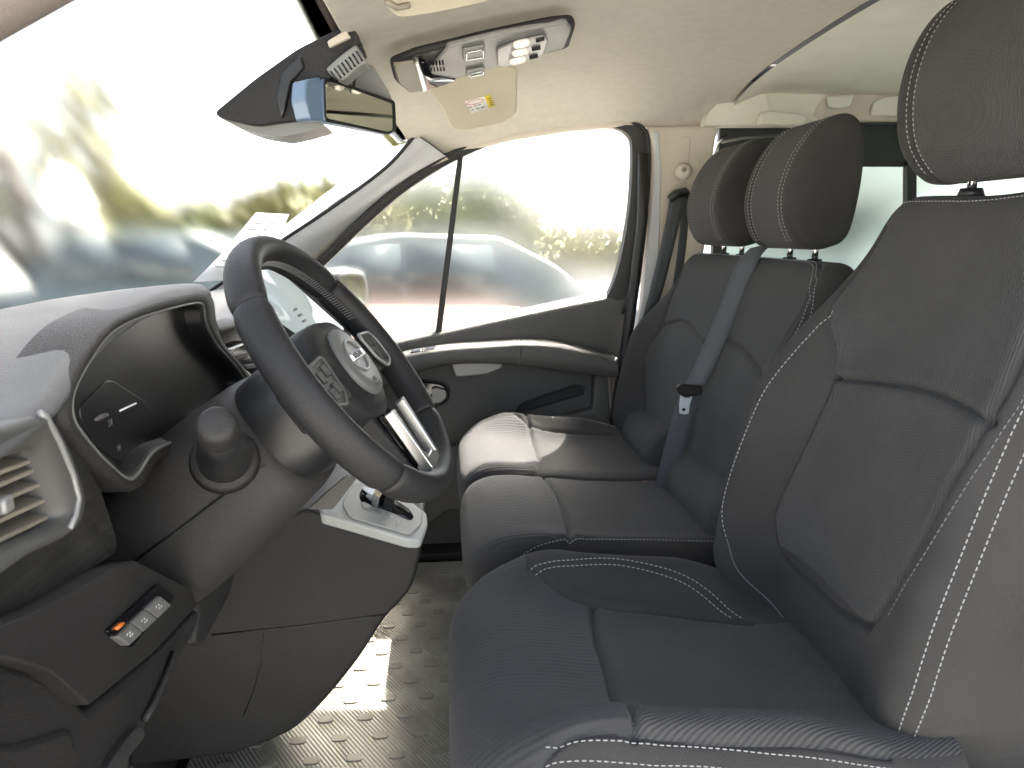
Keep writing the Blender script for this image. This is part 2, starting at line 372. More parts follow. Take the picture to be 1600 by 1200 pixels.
# ---- driver's seat
seat = thing('driver_chair', 'large charcoal driver seat with twin white stitching nearest the open door', 'seat', (.30, .83, 0))
cp = [(.09, .20), (.035, .26), (.004, .33), (-.004, .385), (.012, .425), (.055, .447), (.12, .445), (.21, .430), (.33, .418), (.45, .412), (.56, .415)]
def cb(a, v):
    t = sstep(a, .26, .42)*(1-.75*sstep(a, .60, .78))
    return t*.052*gauss(np.abs(v), .192, .055)
cush = Pad(cp, .835, .235, .045, .10, 1, bol=cb, plan=lambda a, v: -.035*np.clip((np.abs(v)-.08)/.155, 0, 1)**3*(1-sstep(a, .22, .42)))
X2A = lambda x: float(np.interp(x, cush.P[np.argmin(cush.P[:, 0]):, 0], cush.L[np.argmin(cush.P[:, 0]):]))
def cz(px, py, z): return cush.hit(px, py)
far_in = [cz(822, 887, .455), cz(872, 920, .45), cz(925, 945, .425), cz(1040, 957, .42), cz(1175, 975, .415)]
near_in = [cz(842, 1198, .45), cz(885, 1152, .445), cz(990, 1147, .425), cz(1180, 1160, .42), cz(1390, 1182, .415)]
fi = cush.seam(far_in); ni = cush.seam(near_in)
front_seam = [far_in[2], cz(930, 990, .425), cz(950, 1060, .425), cz(990, 1147, .425)]
fs = cush.seam(front_seam, .0045, .009)
A0 = X2A(.03)
def creg(a, v):
    r = np.zeros(a.shape, int)                     # 0 front panel
    fv = np.interp(a, [p[0] for p in fi], [p[1] for p in fi]); nv = np.interp(a, [p[0] for p in ni], [p[1] for p in ni])
    mid = (v < fv) & (v > nv); sa = np.interp(v, *zip(*sorted([(p[1], p[0]) for p in fs])))
    r[(a > sa) & mid] = 1
    r[(v >= fv) & (a > fi[0][0])] = 2; r[(v <= nv) & (a > ni[0][0])] = 3
    r[(np.abs(v) > .262) & (a > .2) & (r == 0)] = 4; r[a < .10] = 4
    return r
cush.build((creg, {0: ('front_panel', 'fabric_rib'), 1: ('seat_panel', 'fabric_fine'), 2: ('bolster', 'fabric_plain'), 3: ('bolster', 'fabric_plain'), 4: ('skirt', 'fabric_plain')}), seat, 320, 300)
l1 = [cz(828, 888, .458), cz(880, 876, .468), cz(960, 873, .47), cz(1050, 893, .463), cz(1110, 925, .45), cz(1160, 965, .43)]
l2 = [cz(836, 896, 0), cz(880, 886, 0), cz(960, 883, 0), cz(1044, 902, 0), cz(1098, 931, 0), cz(1145, 966, 0)]
n1 = [cz(850, 1170, .46), cz(960, 1160, .465), cz(1100, 1165, .46), cz(1240, 1180, .45), cz(1400, 1200, .44)]
n2 = [(a, v-.012) for a, v in n1]
skl = [(.10, -.235), (.10, -.1), (.10, .0), (.10, .1), (.10, .235)]
side_n = [(.10, -.24), (.16, -.262), (.25, -.27), (.45, -.272), (.6, -.272)]
stitchlines(seat, [cush.on(q) for q in (l1, l2, n1, n2)])
tube('piping', [Vector(q) for q in cush.on([(.098, -.262), (.100, -.15), (.10, .0), (.10, .15), (.098, .262)], .0005)], .0016, 'piping', seat, seg=6)
# seat base under the cushion
slab('seat_base', [(.10, .61, .03), (.60, .61, .03), (.60, 1.06, .03), (.10, 1.06, .03)], (0, 0, .25), 'plastic_black', seat, bevel=.02)
# backrest: from hip to top, leaning back
bp = [(.520, .30), (.505, .37), (.500, .45), (.512, .55), (.536, .65), (.565, .76), (.598, .87), (.636, .982), (.660, 1.022), (.690, 1.034), (.718, 1.022), (.738, .975), (.745, .86)]
def bb(a, v):
    A = sstep(a, .02, .18)*(1-sstep(a, .42, .70))
    return A*.078*gauss(v, .185, .055)+A*.014*gauss(v, -.185, .04)-.006*gauss(v, 0, .1)
def bw(a): return .86+.14*sstep(a, .02, .2)-.17*sstep(a, .50, .76)
back = Pad(bp, .845, .215, .05, .12, 1, wfun=bw, bol=bb, fade=(.36, .26, 1))
lk = lambda x, y, o=0.0: back.hit(x, y)
hs = [lk(1303, 588, .02), lk(1380, 595), lk(1460, 615), lk(1548, 658)]
h_ = back.seam(hs, .0045, .009)
ins_far = [lk(1303, 588, .02), lk(1255, 690, .03), lk(1212, 780, .04), lk(1203, 830, .04), lk(1230, 880, .03), lk(1300, 945, .02), lk(1355, 978, .01)]
ins_near = [lk(1355, 978, .01), lk(1380, 948, .01), lk(1430, 860, .01), lk(1490, 745, .01), lk(1555, 632, .01)]
ins_near += [(ins_near[-1][0]+.10, ins_near[-1][1]-.004), (ins_near[-1][0]+.22, ins_near[-1][1]-.002)]
upf = [lk(1303, 588, .02), lk(1302, 540, .02), lk(1297, 475, .02), lk(1330, 400, .0), lk(1365, 350, .0)]
if_ = back.seam(ins_far, .0045, .008); in_ = back.seam(ins_near, .0045, .006); uf = back.seam(upf, .0035, .004)
def breg(a, v):
    r = np.full(a.shape, 3, int)
    fl = sorted(if_+uf); nl = sorted(in_)
    fv = np.interp(a, [p[0] for p in fl], [p[1] for p in fl]); nv = np.interp(a, [p[0] for p in nl], [p[1] for p in nl])
    hv = np.interp(v, *zip(*sorted([(p[1], p[0]) for p in h_])))
    a0 = ins_far[-1][0]
    mid = (v < fv) & (v > nv) & (a > a0)
    r[mid & (a <= hv)] = 0; r[mid & (a > hv)] = 1
    r[(v >= fv) & (r == 3)] = 2
    r[(a > .80)] = 4
    return r
back.build((breg, {0: ('back_panel', 'fabric_fine'), 1: ('shoulder_panel', 'fabric_fine'), 2: ('bolster', 'fabric_plain'), 3: ('bolster', 'fabric_plain'), 4: ('rear_cover', 'fabric_plain')}), seat, 340, 300)
s1 = [lk(1300, 487, .02), lk(1235, 560, .04), lk(1180, 640, .06), lk(1140, 725, .075), lk(1127, 790, .075), lk(1135, 840, .07), lk(1180, 920, .05), lk(1260, 1020, .02), lk(1335, 1105, .0)]
d1 = [(.08, -.200), (.15, -.204), (.25, -.206), (.40, -.206), (.55, -.206), (.70, -.206)]
d2 = [(a, v-.014) for a, v in d1]
d3 = [(a, v-.018) for a, v in in_[6:]]
stitchlines(seat, [back.on(s1[:-3]), back.on(d1), back.on(d2)]); stitchlines(seat, [back.on(d3)], mt='piping')
tube('piping', [Vector(q) for q in back.on(s1[-4:], .0008)], .0012, 'piping', seat, seg=6)
topl = [(.755, v) for v in (-.2, -.1, 0, .1, .19)]
stitchlines(seat, [back.on(topl)], length=.004)
# side shield and recliner cover by the door sill
slab('side_shield', rounded([(.18, .575, .10), (.66, .575, .10), (.70, .575, .26), (.60, .575, .36), (.30, .575, .30), (.18, .575, .24)], .03), (0, .03, 0), 'plastic', seat, bevel=.006)

def headrest(parent, prof, yc, W, posts, lines=True, sides=('fabric_plain'), rnd=.020):
    """closed xz outline swept across y with rounded edges; a sewn seam runs round each side"""
    ring = crom([Vector((x, 0, z)) for x, z in prof], 8, closed=True); c = sum(ring, Vector())/len(ring)
    ys = [-W, -W+.0005, -W+.003, -W+.008, -W+.015, -W+.024, -W+.034, -W+.038, -W+.042, -W+.046, -W+.052]
    ys = ys+list(np.linspace(-W+.06, W-.06, 9))+[-q for q in ys[::-1]]
    def ins(y):
        e = W-abs(y)
        i = 0 if e >= rnd else rnd-math.sqrt(max(0, rnd*rnd-(rnd-e)**2))
        return i+.0035*math.exp(-((e-.042)/.0035)**2)
    nrm = []
    for i, p in enumerate(ring):
        t = ring[(i+1) % len(ring)]-ring[i-1]; q = Vector((t.z, 0, -t.x)).normalized()
        nrm.append(q if q.dot(p-c) > 0 else -q)
    secs = []
    for y in ys:
        k = ins(y); secs.append([Vector((p.x-q.x*k, yc+y, p.z-q.z*k)) for p, q in zip(ring, nrm)])
    def sect(a, b, nm, mt, caps):
        ss = secs[a:b]; o = loft(nm, ss, mt, parent, caps=False); return o
    n = len(ys); hr = loft('headrest', secs[8:n-8], 'fabric_fine', parent, caps=False)
    for a, b, end in ((0, 9, 0), (n-9, n, -1)):
        ss = secs[a:b]; m_ = len(ring); V = [p for s_ in ss for p in s_]; F = []
        for i in range(len(ss)-1):
            for j in range(m_): F.append([i*m_+j, i*m_+(j+1) % m_, (i+1)*m_+(j+1) % m_, (i+1)*m_+j])
        e0 = 0 if end == 0 else (len(ss)-1)*m_
        V.append(sum(ss[0 if end == 0 else -1], Vector())/m_); F += [[e0+j, e0+(j+1) % m_, len(V)-1] for j in range(m_)]
        mesh('side_panel', V, F, 'fabric_plain', hr)
    ls = []
    for sgn in (-1, 1):
        for e in (.035, .049):
            y = sgn*(W-e); k = ins(y)-.0006
            ls.append([(p.x-q.x*k, yc+y, p.z-q.z*k) for p, q in zip(ring, nrm)][:len(ring)*3//4])
    if lines: stitchlines(hr, ls, length=.004, gap=.003, r=.0007)
    for x, y, z0, z1 in posts:
        tube('headrest_post', [(x, y, z0), (x, y, z1)], .006, 'chrome', parent, seg=10)
        tube('post_guide', [(x, y, z0), (x, y, z0+.012)], [.017, .013], 'plastic_black', parent, seg=14)
hp = [(.640, 1.062), (.610, 1.105), (.602, 1.17), (.618, 1.235), (.655, 1.282), (.70, 1.296), (.738, 1.272), (.752, 1.20), (.742, 1.115), (.71, 1.058), (.672, 1.048)]
headrest(seat, [(x+.024, z) for x, z in hp], .83, .155, [(.70, .785, 1.028, 1.08), (.70, .905, 1.028, 1.08)])
# ---- double passenger bench
bench = thing('passenger_bench', 'double charcoal passenger seat bench beyond the driver seat with two headrests', 'seat', (.30, 1.53, 0))
bcp = [(.10, .22), (.055, .28), (.030, .34), (.026, .395), (.042, .432), (.085, .452), (.14, .452), (.22, .440), (.34, .428), (.45, .424), (.58, .43)]
def bench_cushion(yc, W, far_bol, seamx, mt='fabric_rib'):
    def b2(a, v):
        t = sstep(a, .22, .38)*(1-.7*sstep(a, .56, .74)); return t*(.048*gauss(v, W-.03, .055) if far_bol else .010*gauss(v, -W+.03, .04))
    c = Pad(bcp, yc, W, .035, .10, 1, bol=b2, plan=lambda a, v: -.022*np.clip((np.abs(v)-.08)/(W-.08), 0, 1)**3*(1-sstep(a, .20, .40)))
    i0 = int(np.argmin(c.P[:, 0])); xa = lambda x: float(np.interp(x, c.P[i0:, 0], c.L[i0:]))
    sm = c.seam([(xa(seamx-.012), -W), (xa(seamx), -W*.5), (xa(seamx+.005), 0), (xa(seamx+.004), W*.5), (xa(seamx-.01), W)], .005, .008)
    bs = None
    if far_bol: bs = c.seam([(xa(.10), W*1.05), (xa(.17), W-.03), (xa(.24), W-.075), (xa(.40), W-.085), (xa(.55), W-.07)], .0035, .005)
    else: bs = c.seam([(xa(.11), -W-.01), (xa(.16), -W+.012), (xa(.24), -W+.028), (xa(.40), -W+.035), (xa(.55), -W+.03)], .003, .004)
    def rg(a, v):
        r = np.zeros(a.shape, int); sa = np.interp(v, [p[1] for p in sm], [p[0] for p in sm]); r[a > sa] = 1
        bv = np.interp(a, [p[0] for p in bs], [p[1] for p in bs]); m_ = (v > bv) if far_bol else (v < bv); r[m_ & (a > bs[0][0])] = 2
        r[a < .085] = 4; r[(np.abs(v) > c.vmax-.07)] = 4
        return r
    o = c.build((rg, {0: ('front_panel', mt), 1: ('seat_panel', 'fabric_fine'), 2: ('bolster', 'fabric_plain'), 4: ('skirt', 'fabric_plain')}), bench, 220, 180)
    ls = []
    if far_bol:
        q = [(xa(.12), W+.012), (xa(.20), W-.005), (xa(.30), W-.02), (xa(.42), W-.035), (xa(.5), W-.05)]; ls += [c.on(q), c.on([(a, v+.01) for a, v in q])]
    else:
        ls += [c.on([(a, v-.007) for a, v in bs[2:]])]
    e = [(.10, -c.vmax+.075), (.30, -c.vmax+.075), (.60, -c.vmax+.075)]
    for off in (.0, .012):
        ls.append(c.on([(.092+off*.6, W+.01), (.090+off*.6, W*.5), (.090+off*.6, -W*.5), (.092+off*.6, -W-.005), (.15, -W-.02+off), (.25, -W-.035+off), (.40, -W-.036+off), (.60, -W-.036+off)]))
    stitchlines(bench, ls, length=.0045)
    return c
bench_cushion(1.335, .198, False, .225)
bench_cushion(1.735, .192, True, .222)
slab('seat_base', [(.12, 1.15, .03), (.62, 1.15, .03), (.62, 1.91, .03), (.12, 1.91, .03)], (0, 0, .27), 'plastic_black', bench, bevel=.015)
b2p = [(.545, .32), (.535, .38), (.535, .46), (.548, .56), (.570, .66), (.598, .76), (.630, .86), (.650, .905), (.672, .927), (.70, .930), (.722, .912), (.73, .86)]
YC, BW = 1.53, .395
def b3(a, v):
    A = sstep(a, .02, .16)*(1-sstep(a, .36, .56)); return A*.07*gauss(v, BW-.035, .055)+A*.03*gauss(v, -BW+.03, .05)-.008*gauss(v, .0, .02)*sstep(a, .1, .2)*0
bb2 = Pad(b2p, YC, BW, .045, .08, 1, bol=b3, wfun=lambda a: 1-.05*sstep(a, .42, .64), fade=(.24, .14, 1))
lb = lambda x, y, o=0.0: bb2.hit(x, y)
a_h = lb(1150, 552)[0]
hs2 = bb2.seam([(a_h+.0, BW-.10), (a_h+.022, BW-.17), (a_h+.02, BW-.26), (a_h-.005, BW-.36)], .005, .008)
hs3 = bb2.seam([(a_h-.005, .02), (a_h+.015, -.06), (a_h+.012, -.18), (a_h-.02, -.30)], .005, .008)
fb = bb2.seam([(.0, BW-.16), (.10, BW-.155), (.20, BW-.12), (.34, BW-.085), (a_h, BW-.10), (a_h+.12, BW-.055), (a_h+.22, BW-.02)], .0035, .005)
nb = bb2.seam([(.0, -BW+.06), (.15, -BW+.075), (.30, -BW+.085), (.45, -BW+.06), (.55, -BW+.035), (.62, -BW+.045), (.645, -BW+.10)], .0035, .004)
cv = bb2.seam([(.0, .005), (.15, .004), (.3, .0), (a_h-.004, .0)], .004, .006)
def reg3(a, v):
    r = np.zeros(a.shape, int); fv = np.interp(a, [p[0] for p in fb], [p[1] for p in fb]); nv = np.interp(a, [p[0] for p in nb], [p[1] for p in nb])
    hv = np.where(v > 0, np.interp(v, *zip(*sorted([(p[1], p[0]) for p in hs2]))), np.interp(v, *zip(*sorted([(p[1], p[0]) for p in hs3]))))
    r[(a <= hv) & (v > 0)] = 1; r[(a <= hv) & (v <= 0)] = 5
    r[v >= fv] = 2; r[v <= nv] = 3; r[a > .655] = 4; return r
bb2.build((reg3, {0: ('shoulder_panel', 'fabric_fine'), 1: ('back_panel', 'fabric_fine'), 5: ('back_panel', 'fabric_fine'), 2: ('bolster', 'fabric_plain'), 3: ('bolster', 'fabric_plain'), 4: ('rear_cover', 'fabric_plain')}), bench, 260, 330)
o1 = [(.635, .36), (.645, .20), (.645, .0), (.642, -.2), (.632, -.30), (.60, -BW+.05), (.54, -BW+.028), (.48, -BW+.030), (.43, -BW+.04)]
o2 = [(a+.008*(i < 5), v-.012*(i > 4)) for i, (a, v) in enumerate(o1)]
pw = [(.52, BW-.015), (.44, BW-.01), (.34, BW+.0), (.22, BW+.012), (.14, BW+.012), (.08, BW-.005), (.02, BW-.06)]
stitchlines(bench, [bb2.on(o1), bb2.on(o2), bb2.on(pw)], length=.0045)
mp = [(.604, .968), (.584, 1.01), (.580, 1.06), (.598, 1.12), (.634, 1.172), (.672, 1.192), (.704, 1.178), (.718, 1.12), (.715, 1.04), (.700, .975), (.665, .955), (.630, .953)]
headrest(bench, [(x+.044, z) for x, z in mp], 1.36, .108, [(.71, 1.31, .922, .98), (.71, 1.41, .922, .98)])
headrest(bench, [(x+.044, z) for x, z in mp], 1.705, .115, [(.71, 1.65, .922, .98), (.71, 1.76, .922, .98)])
for y0, y1, x_, z_ in ((1.145, 1.50, .552, .446), (1.58, 1.90, .552, .446)):
    nn = 13; tube('lower_roll', [(x_, y0+(y1-y0)*k/(nn-1), z_) for k in range(nn)], [.068*min(1, (1-abs(2*k/(nn-1)-1)**4)**.5+.12) for k in range(nn)], 'fabric_fine', bench, seg=24)
# roll cushions at the foot of the backrest, red buckle button
# ------------------------------------------------------------------ van shell
V3 = Vector
def struct(o): o['kind'] = 'structure'; return o
struct(slab('floor', [(-.95, .42, -.02), (2.6, .42, -.02), (2.6, 2.14, -.02), (-.95, 2.14, -.02)], (0, 0, -.06), 'carpet', bevel=0))
# headliner: lower at the windscreen, curved down to the door top
def zc(x): return float(np.interp(x, [-.16, 0, .15, .35, .6, .9, 2.6], [1.288, 1.325, 1.355, 1.385, 1.405, 1.41, 1.41]))
def zw(x): return float(np.interp(x, [-.10, .06, .20, .35, .5, .7, .80, .90, 2.6], [1.195, 1.215, 1.250, 1.274, 1.288, 1.29, 1.305, 1.365, 1.365]))
def yw(x): return 2.035
def xh(y): return -.148+.075*max(0, (abs(y-1.28)-.25)/.5)**2.2
def liner(x, y):
    t = abs(y-1.28)/.755; d_ = zc(x)-zw(x); return V3((x, y, zc(x)-.5*d_*t**1.7-.5*d_*t**9))
roof = thing('van_roof_lining', 'beige fabric headliner with curved edge over the passenger window', 'headliner', (.3, 1.28, 1.3))
xs = np.linspace(0, 1, 46); ys = list(np.linspace(.49, 2.035, 60))
ys = sorted(ys)
XS = .80
G = [[liner(xh(y)+(XS-xh(y))*t, y) for y in ys] for t in xs]
ed = [[V3((p.x-.010, p.y, p.z+.010)) for p in G[0]], [V3((p.x-.004, p.y, p.z+.001)) for p in G[0]]]
gridmesh('front_lining', ed+G, 'headliner', roof)
G2 = [[liner(x, y)+V3((0, 0, -.010 if x > XS else -.004)) for y in ys] for x in [XS+.003]+list(np.linspace(XS+.006, 2.6, 20))]
gridmesh('rear_lining', G2, 'liner_rear', roof)
tube('lining_seam', [liner(XS+.001, y)+V3((0, 0, .0008)) for y in ys], .0018, 'pillar_brown', roof, seg=6)
# roll-down edge of the lining above the door seal
G3 = [[liner(x, 2.035)+V3((0, dy, dz)) for x in np.linspace(-.02, 2.6, 50)] for dy, dz in ((0, 0), (.006, -.006), (.014, -.012), (.022, -.014), (.03, -.010))]
gridmesh('lining_edge', G3, 'pillar_trim', roof)
# outer roof skin keeps the sun out
slab('roof_skin', [(-.13, .44, 1.452), (2.6, .44, 1.452), (2.6, 2.10, 1.452), (-.13, 2.10, 1.452)], (0, 0, .02), 'car_grey', roof, bevel=0)
slab('roof_rail', [(-.06, 2.064, 1.230), (.06, 2.064, 1.232), (.2, 2.064, 1.262), (.35, 2.064, 1.284), (.5, 2.064, 1.296), (2.6, 2.064, 1.298), (2.6, 2.064, 1.46), (-.13, 2.064, 1.46)], (0, .02, 0), 'car_grey', roof, bevel=0)
slab('front_rail', [V3((xh(y)-.015, y, 1.305-.05*max(0, (abs(y-1.28)-.25)/.5)**2)) for y in np.linspace(.5, 2.05, 20)]+[V3((-.12, 2.05, 1.45)), V3((-.12, .5, 1.45))], (-.012, 0, 0), 'pillar_brown', roof, bevel=0)
slab('near_rail', [liner(x, .49)+V3((0, -.004, -.012)) for x in np.linspace(-.05, 2.58, 30)]+[V3((2.58, .486, 1.45)), V3((-.10, .486, 1.45))], (0, -.04, 0), 'pillar_trim', roof, bevel=.006)
# rear roof trim: moulding block, recess and panel
rr = 'liner_rear'
def roofpatch(name, pts, z, th, m, par, r=.02, bevel=.006): return slab(name, rounded([Pz(x, y, z) for x, y in pts], r), (0, 0, th), m, par, bevel=bevel, seg=3)
slab('trim_block', rounded([Py(x, y, 1.985) for x, y in [(1102, 196), (1108, 176), (1128, 152), (1150, 142), (1196, 146), (1203, 180), (1275, 181), (1282, 196)]], .012), (0, .05, 0), 'liner_rear', roof, bevel=.008, seg=3)
slab('trim_block', rounded([Py(x, y, 1.955) for x, y in [(1188, 194), (1190, 178), (1200, 173), (1256, 178), (1264, 186), (1254, 195)]], .008), (0, .03, 0), 'liner_rear', roof, bevel=.006, seg=3)
slab('rear_edge', rounded([Py(x, y, 2.004) for x, y in [(1150, 128), (1310, 126), (1300, 194), (1190, 194)]], .01), (0, .03, 0), 'liner_rear', roof, bevel=.004)
slab('lamp_recess', rounded([Py(x, y, 2.0) for x, y in [(1268, 190), (1276, 166), (1292, 146), (1330, 141), (1500, 138), (1700, 134), (1700, 186)]], .015), (0, .03, 0), 'pillar_trim', roof, bevel=.006)
slab('grab_recess', rounded([Py(x, y, 1.985) for x, y in [(1294, 150), (1336, 147), (1330, 166), (1316, 170), (1296, 168)]], .008), (0, .01, 0), 'liner_rear', roof, bevel=.004)
slab('grab_recess', rounded([Py(x, y, 1.985) for x, y in [(1362, 180), (1366, 158), (1390, 150), (1500, 148), (1690, 146), (1690, 182)]], .012), (0, .01, 0), 'liner_rear', roof, bevel=.004)
# ---- body shell: pillars, rear side wall with its window, windscreen
shell = thing('van_body_side', 'van passenger side wall with beige pillar trim and rear side window', 'van body', (.8, 2.1, 0))
# B pillar trim
slab('pillar_trim', [Py(*p, 2.03) for p in [(1013, 196), (1035, 197), (1128, 193), (1120, 215), (1113, 260), (1112, 330), (1100, 400), (1085, 520), (1000, 700), (972, 700), (1000, 520), (1016, 330), (1020, 230)]], (0, .05, 0), 'pillar_trim', shell, bevel=.012, seg=4, auto=30)
slab('pillar_edge', [Py(*p, 2.026) for p in [(1020, 205), (1030, 206), (1034, 260), (1030, 400), (1010, 480), (985, 600), (978, 600), (1003, 480), (1018, 330), (1024, 240)]], (0, .03, 0), 'pillar_blue', shell, bevel=.004)
slab('belt_slot', rounded([Py(*p, 2.0285) for p in [(1062, 214), (1079, 213), (1076, 262), (1058, 262)]], .012), (0, .01, 0), 'pillar_trim', shell, bevel=.002)
# rear side wall
slab('rear_wall', [(.80, 2.08, 0), (2.6, 2.08, 0), (2.6, 2.08, .72), (.80, 2.08, .72)], (0, .05, 0), 'plastic', shell, bevel=0)
slab('window_frame', [(.80, 2.07, 1.175), (2.6, 2.07, 1.185), (2.6, 2.07, 1.40), (.80, 2.07, 1.40)], (0, .02, 0), 'plastic_black', shell, bevel=.003)
slab('window_frame', [(.80, 2.07, .71), (.845, 2.07, .71), (.845, 2.07, 1.18), (.80, 2.07, 1.18)], (0, .02, 0), 'plastic_black', shell, bevel=.003)
slab('window_frame', [Py(1419, 190, 2.06), Py(1434, 190, 2.06), Py(1432, 420, 2.06), Py(1417, 420, 2.06)], (0, .025, 0), 'plastic_black', shell, bevel=.003)
slab('window_pane', [(.83, 2.085, .70), (2.6, 2.085, .70), (2.6, 2.085, 1.2), (.83, 2.085, 1.2)], (0, .004, 0), 'glass_tint', shell, bevel=0)
tube('window_rail', [Py(1128, 222, 2.06), Py(1160, 216, 2.06), Py(1215, 212, 2.06)], .004, 'satin_grey', shell)
tube('window_rail', [Py(1112, 250, 2.06), Py(1122, 225, 2.06), Py(1136, 210, 2.06)], .003, 'chrome', shell)
# rear bulkhead and near rear side: the van goes on behind the seats
slab('tail_wall', [(2.6, .42, 0), (2.6, 2.13, 0), (2.6, 2.13, 1.45), (2.6, .42, 1.45)], (.03, 0, 0), 'plastic', shell, bevel=0)
slab('near_wall', [(.98, .42, 0), (2.6, .42, 0), (2.6, .42, .75), (.98, .42, .75)], (0, -.04, 0), 'plastic', shell, bevel=0)
slab('near_window', [(1.0, .40, .74), (2.6, .40, .74), (2.6, .40, 1.30), (1.0, .40, 1.30)], (0, .004, 0), 'glass_tint', shell, bevel=0)
slab('near_wall', [(.98, .42, 1.29), (2.6, .42, 1.29), (2.6, .42, 1.45), (.98, .42, 1.45)], (0, -.04, 0), 'plastic', shell, bevel=0)
slab('near_pillar', [(.84, .43, .0), (1.05, .43, .0), (1.05, .43, 1.45), (.84, .43, 1.45)], (0, -.05, 0), 'pillar_trim', shell, bevel=.01)
# A pillars
def strip(name, a, b, m, par, ext, **kw):
    return slab(name, a+b[::-1], ext, m, par, **kw)
apo = crom([Py(651, 211, 1.985), Py(605, 262, 2.0), Py(520, 325, 2.01), Py(440, 378, 2.02), Py(380, 420, 2.03), Py(320, 462, 2.04)], 6)
api = crom([Py(696, 243, 2.035), Py(636, 284, 2.05), Py(558, 345, 2.06), Py(492, 396, 2.07), Py(430, 440, 2.08), Py(370, 486, 2.09)], 6)
n = len(apo); G = [[apo[i].lerp(api[i], t)+V3((0, -.016*math.sin(math.pi*t), 0)) for t in np.linspace(0, 1, 9)] for i in range(n)]
gridmesh('pillar_cover', G, 'pillar_blue', shell)
api2 = [p+V3((.010, .012, -.012)) for p in api]
G = [[api[i].lerp(api2[i], t) for t in (0, .5, 1)] for i in range(n)]
gridmesh('pillar_edge', G, 'pillar_trim', shell)
tube('screen_seal', [p+V3((-.004, 0, .0)) for p in apo], .005, 'rubber', shell, seg=8)
tube('cover_joint', [apo[0].lerp(api[0], t)+V3((0, -.016*math.sin(math.pi*t)-.0005, 0)) for t in (0, .2, .4, .6, .8, 1)], .0012, 'plastic_black', shell, seg=6)
slab('outer_pillar', [p+V3((-.012, .012, -.004)) for p in apo]+[p+V3((.0, .03, -.01)) for p in api[::-1]], (0, .05, 0), 'car_grey', shell, bevel=0)
# driver's A pillar, at the top left corner
near = thing('driver_pillar', 'brown grey windscreen pillar cut by the top left corner', 'pillar', (-.4, .5, .9))
qa, qb = Py(134, -118, .45), Py(-130, 30, .45); q0, q1 = qa+(qa-qb)*.6, qb+(qb-qa)*3.2
tube('pillar_trim', [q0.lerp(q1, t) for t in np.linspace(0, 1, 8)], .0265, 'pillar_brown', near, seg=16)
# windscreen
ws = thing('windscreen', 'large raked windscreen above the dashboard', 'windscreen', (-.6, 1.28, .8))
G = []
for t in np.linspace(0, 1, 14):
    row = []
    for y in np.linspace(.46, 2.10, 26):
        a = V3((xh(y)-.02, y, 1.312-.07*max(0, (abs(y-1.28)-.25)/.5)**2)); k = ((y-1.28)/.76)**2
        b = V3((-.93+.16*k, y, .72)); p = a.lerp(b, t); p += V3((-.03, 0, .03))*math.sin(math.pi*t)*.6; row.append(p)
    G.append(row)
pn = gridmesh('pane', G, 'glass_screen', ws); sm_ = pn.modifiers.new('solid', 'SOLIDIFY'); sm_.thickness = .004
# ------------------------------------------------------------------ floor mat with raised pads
fm = thing('floor_mat', 'grey ribbed rubber floor mat with raised oval pads', 'floor mat', (-.1, 1.4, 0))
slab('mat_sheet', rounded([(-.50, .55, .004), (.30, .55, .004), (.30, 2.00, .004), (-.50, 2.00, .004)], .03), (0, 0, -.012), 'mat_rubber', fm, bevel=.003)
pad0 = None
pv = rounded([V3((-.0155, -.009, 0)), V3((.0155, -.009, 0)), V3((.0155, .011, 0)), V3((-.0155, .011, 0))], .0085, 3)
for r_ in range(16):
    for c_ in range(-6, 4):
        y = 1.07+r_*.0575; x = -.035+c_*.080+(.040 if r_ % 2 else 0)+.004*r_
        if not (-.46 < x < .10 and y < 1.97): continue
        if pad0 is None:
            pad0 = slab('pad', [p for p in pv], (0, 0, .0042), 'mat_pad', fm, bevel=.001); me0 = pad0.data; o = pad0
        else:
            o = pad0.copy(); COL.objects.link(o); o.parent = fm; o.matrix_parent_inverse = Matrix.Translation(-fm.location)
        o.location = (x, y, .0035)
slab('sill_strip', [(-.5, 2.02, .02), (.4, 2.02, .02), (.4, 2.10, .03), (-.5, 2.10, .03)], (0, 0, -.04), 'plastic', fm, bevel=.006)
# ------------------------------------------------------------------ passenger door
dr = thing('passenger_door', 'dark grey passenger door with curved armrest and chrome handle', 'door', (.2, 2.1, 0))
DY = 2.075
def dp(p, y): return Py(*p, y)
slab('door_card', [dp(p, DY) for p in [(480, 590), (610, 545), (740, 516), (985, 466), (972, 600), (958, 690), (950, 760), (700, 780), (560, 860), (470, 800)]], (0, .03, 0), 'door_plastic', dr, bevel=.004)
slab('door_lower', [(-.60, 2.078, -.04), (.62, 2.078, -.04), (.56, 2.078, .46), (-.60, 2.078, .46)], (0, .03, 0), 'door_plastic', dr, bevel=.004)
up = [dp(p, 2.045) for p in [(560, 556), (620, 538), (700, 521), (800, 499), (900, 478), (984, 462)]]; lo = [dp(p, 2.035) for p in [(540, 600), (625, 572), (700, 556), (820, 544), (900, 552), (966, 568)]]
n = 24
def resamp(P, n):
    P = crom(P, 10); L = [0]
    for i in range(1, len(P)): L.append(L[-1]+(P[i]-P[i-1]).length)
    return [P[min(len(P)-2, max(0, int(np.searchsorted(L, s_))-1))].lerp(P[min(len(P)-1, max(1, int(np.searchsorted(L, s_))))], 0 if L[min(len(P)-1, max(1, int(np.searchsorted(L, s_))))] == L[min(len(P)-2, max(0, int(np.searchsorted(L, s_))-1))] else (s_-L[min(len(P)-2, max(0, int(np.searchsorted(L, s_))-1))])/(L[min(len(P)-1, max(1, int(np.searchsorted(L, s_))))]-L[min(len(P)-2, max(0, int(np.searchsorted(L, s_))-1))])) for s_ in np.linspace(0, L[-1], n)]
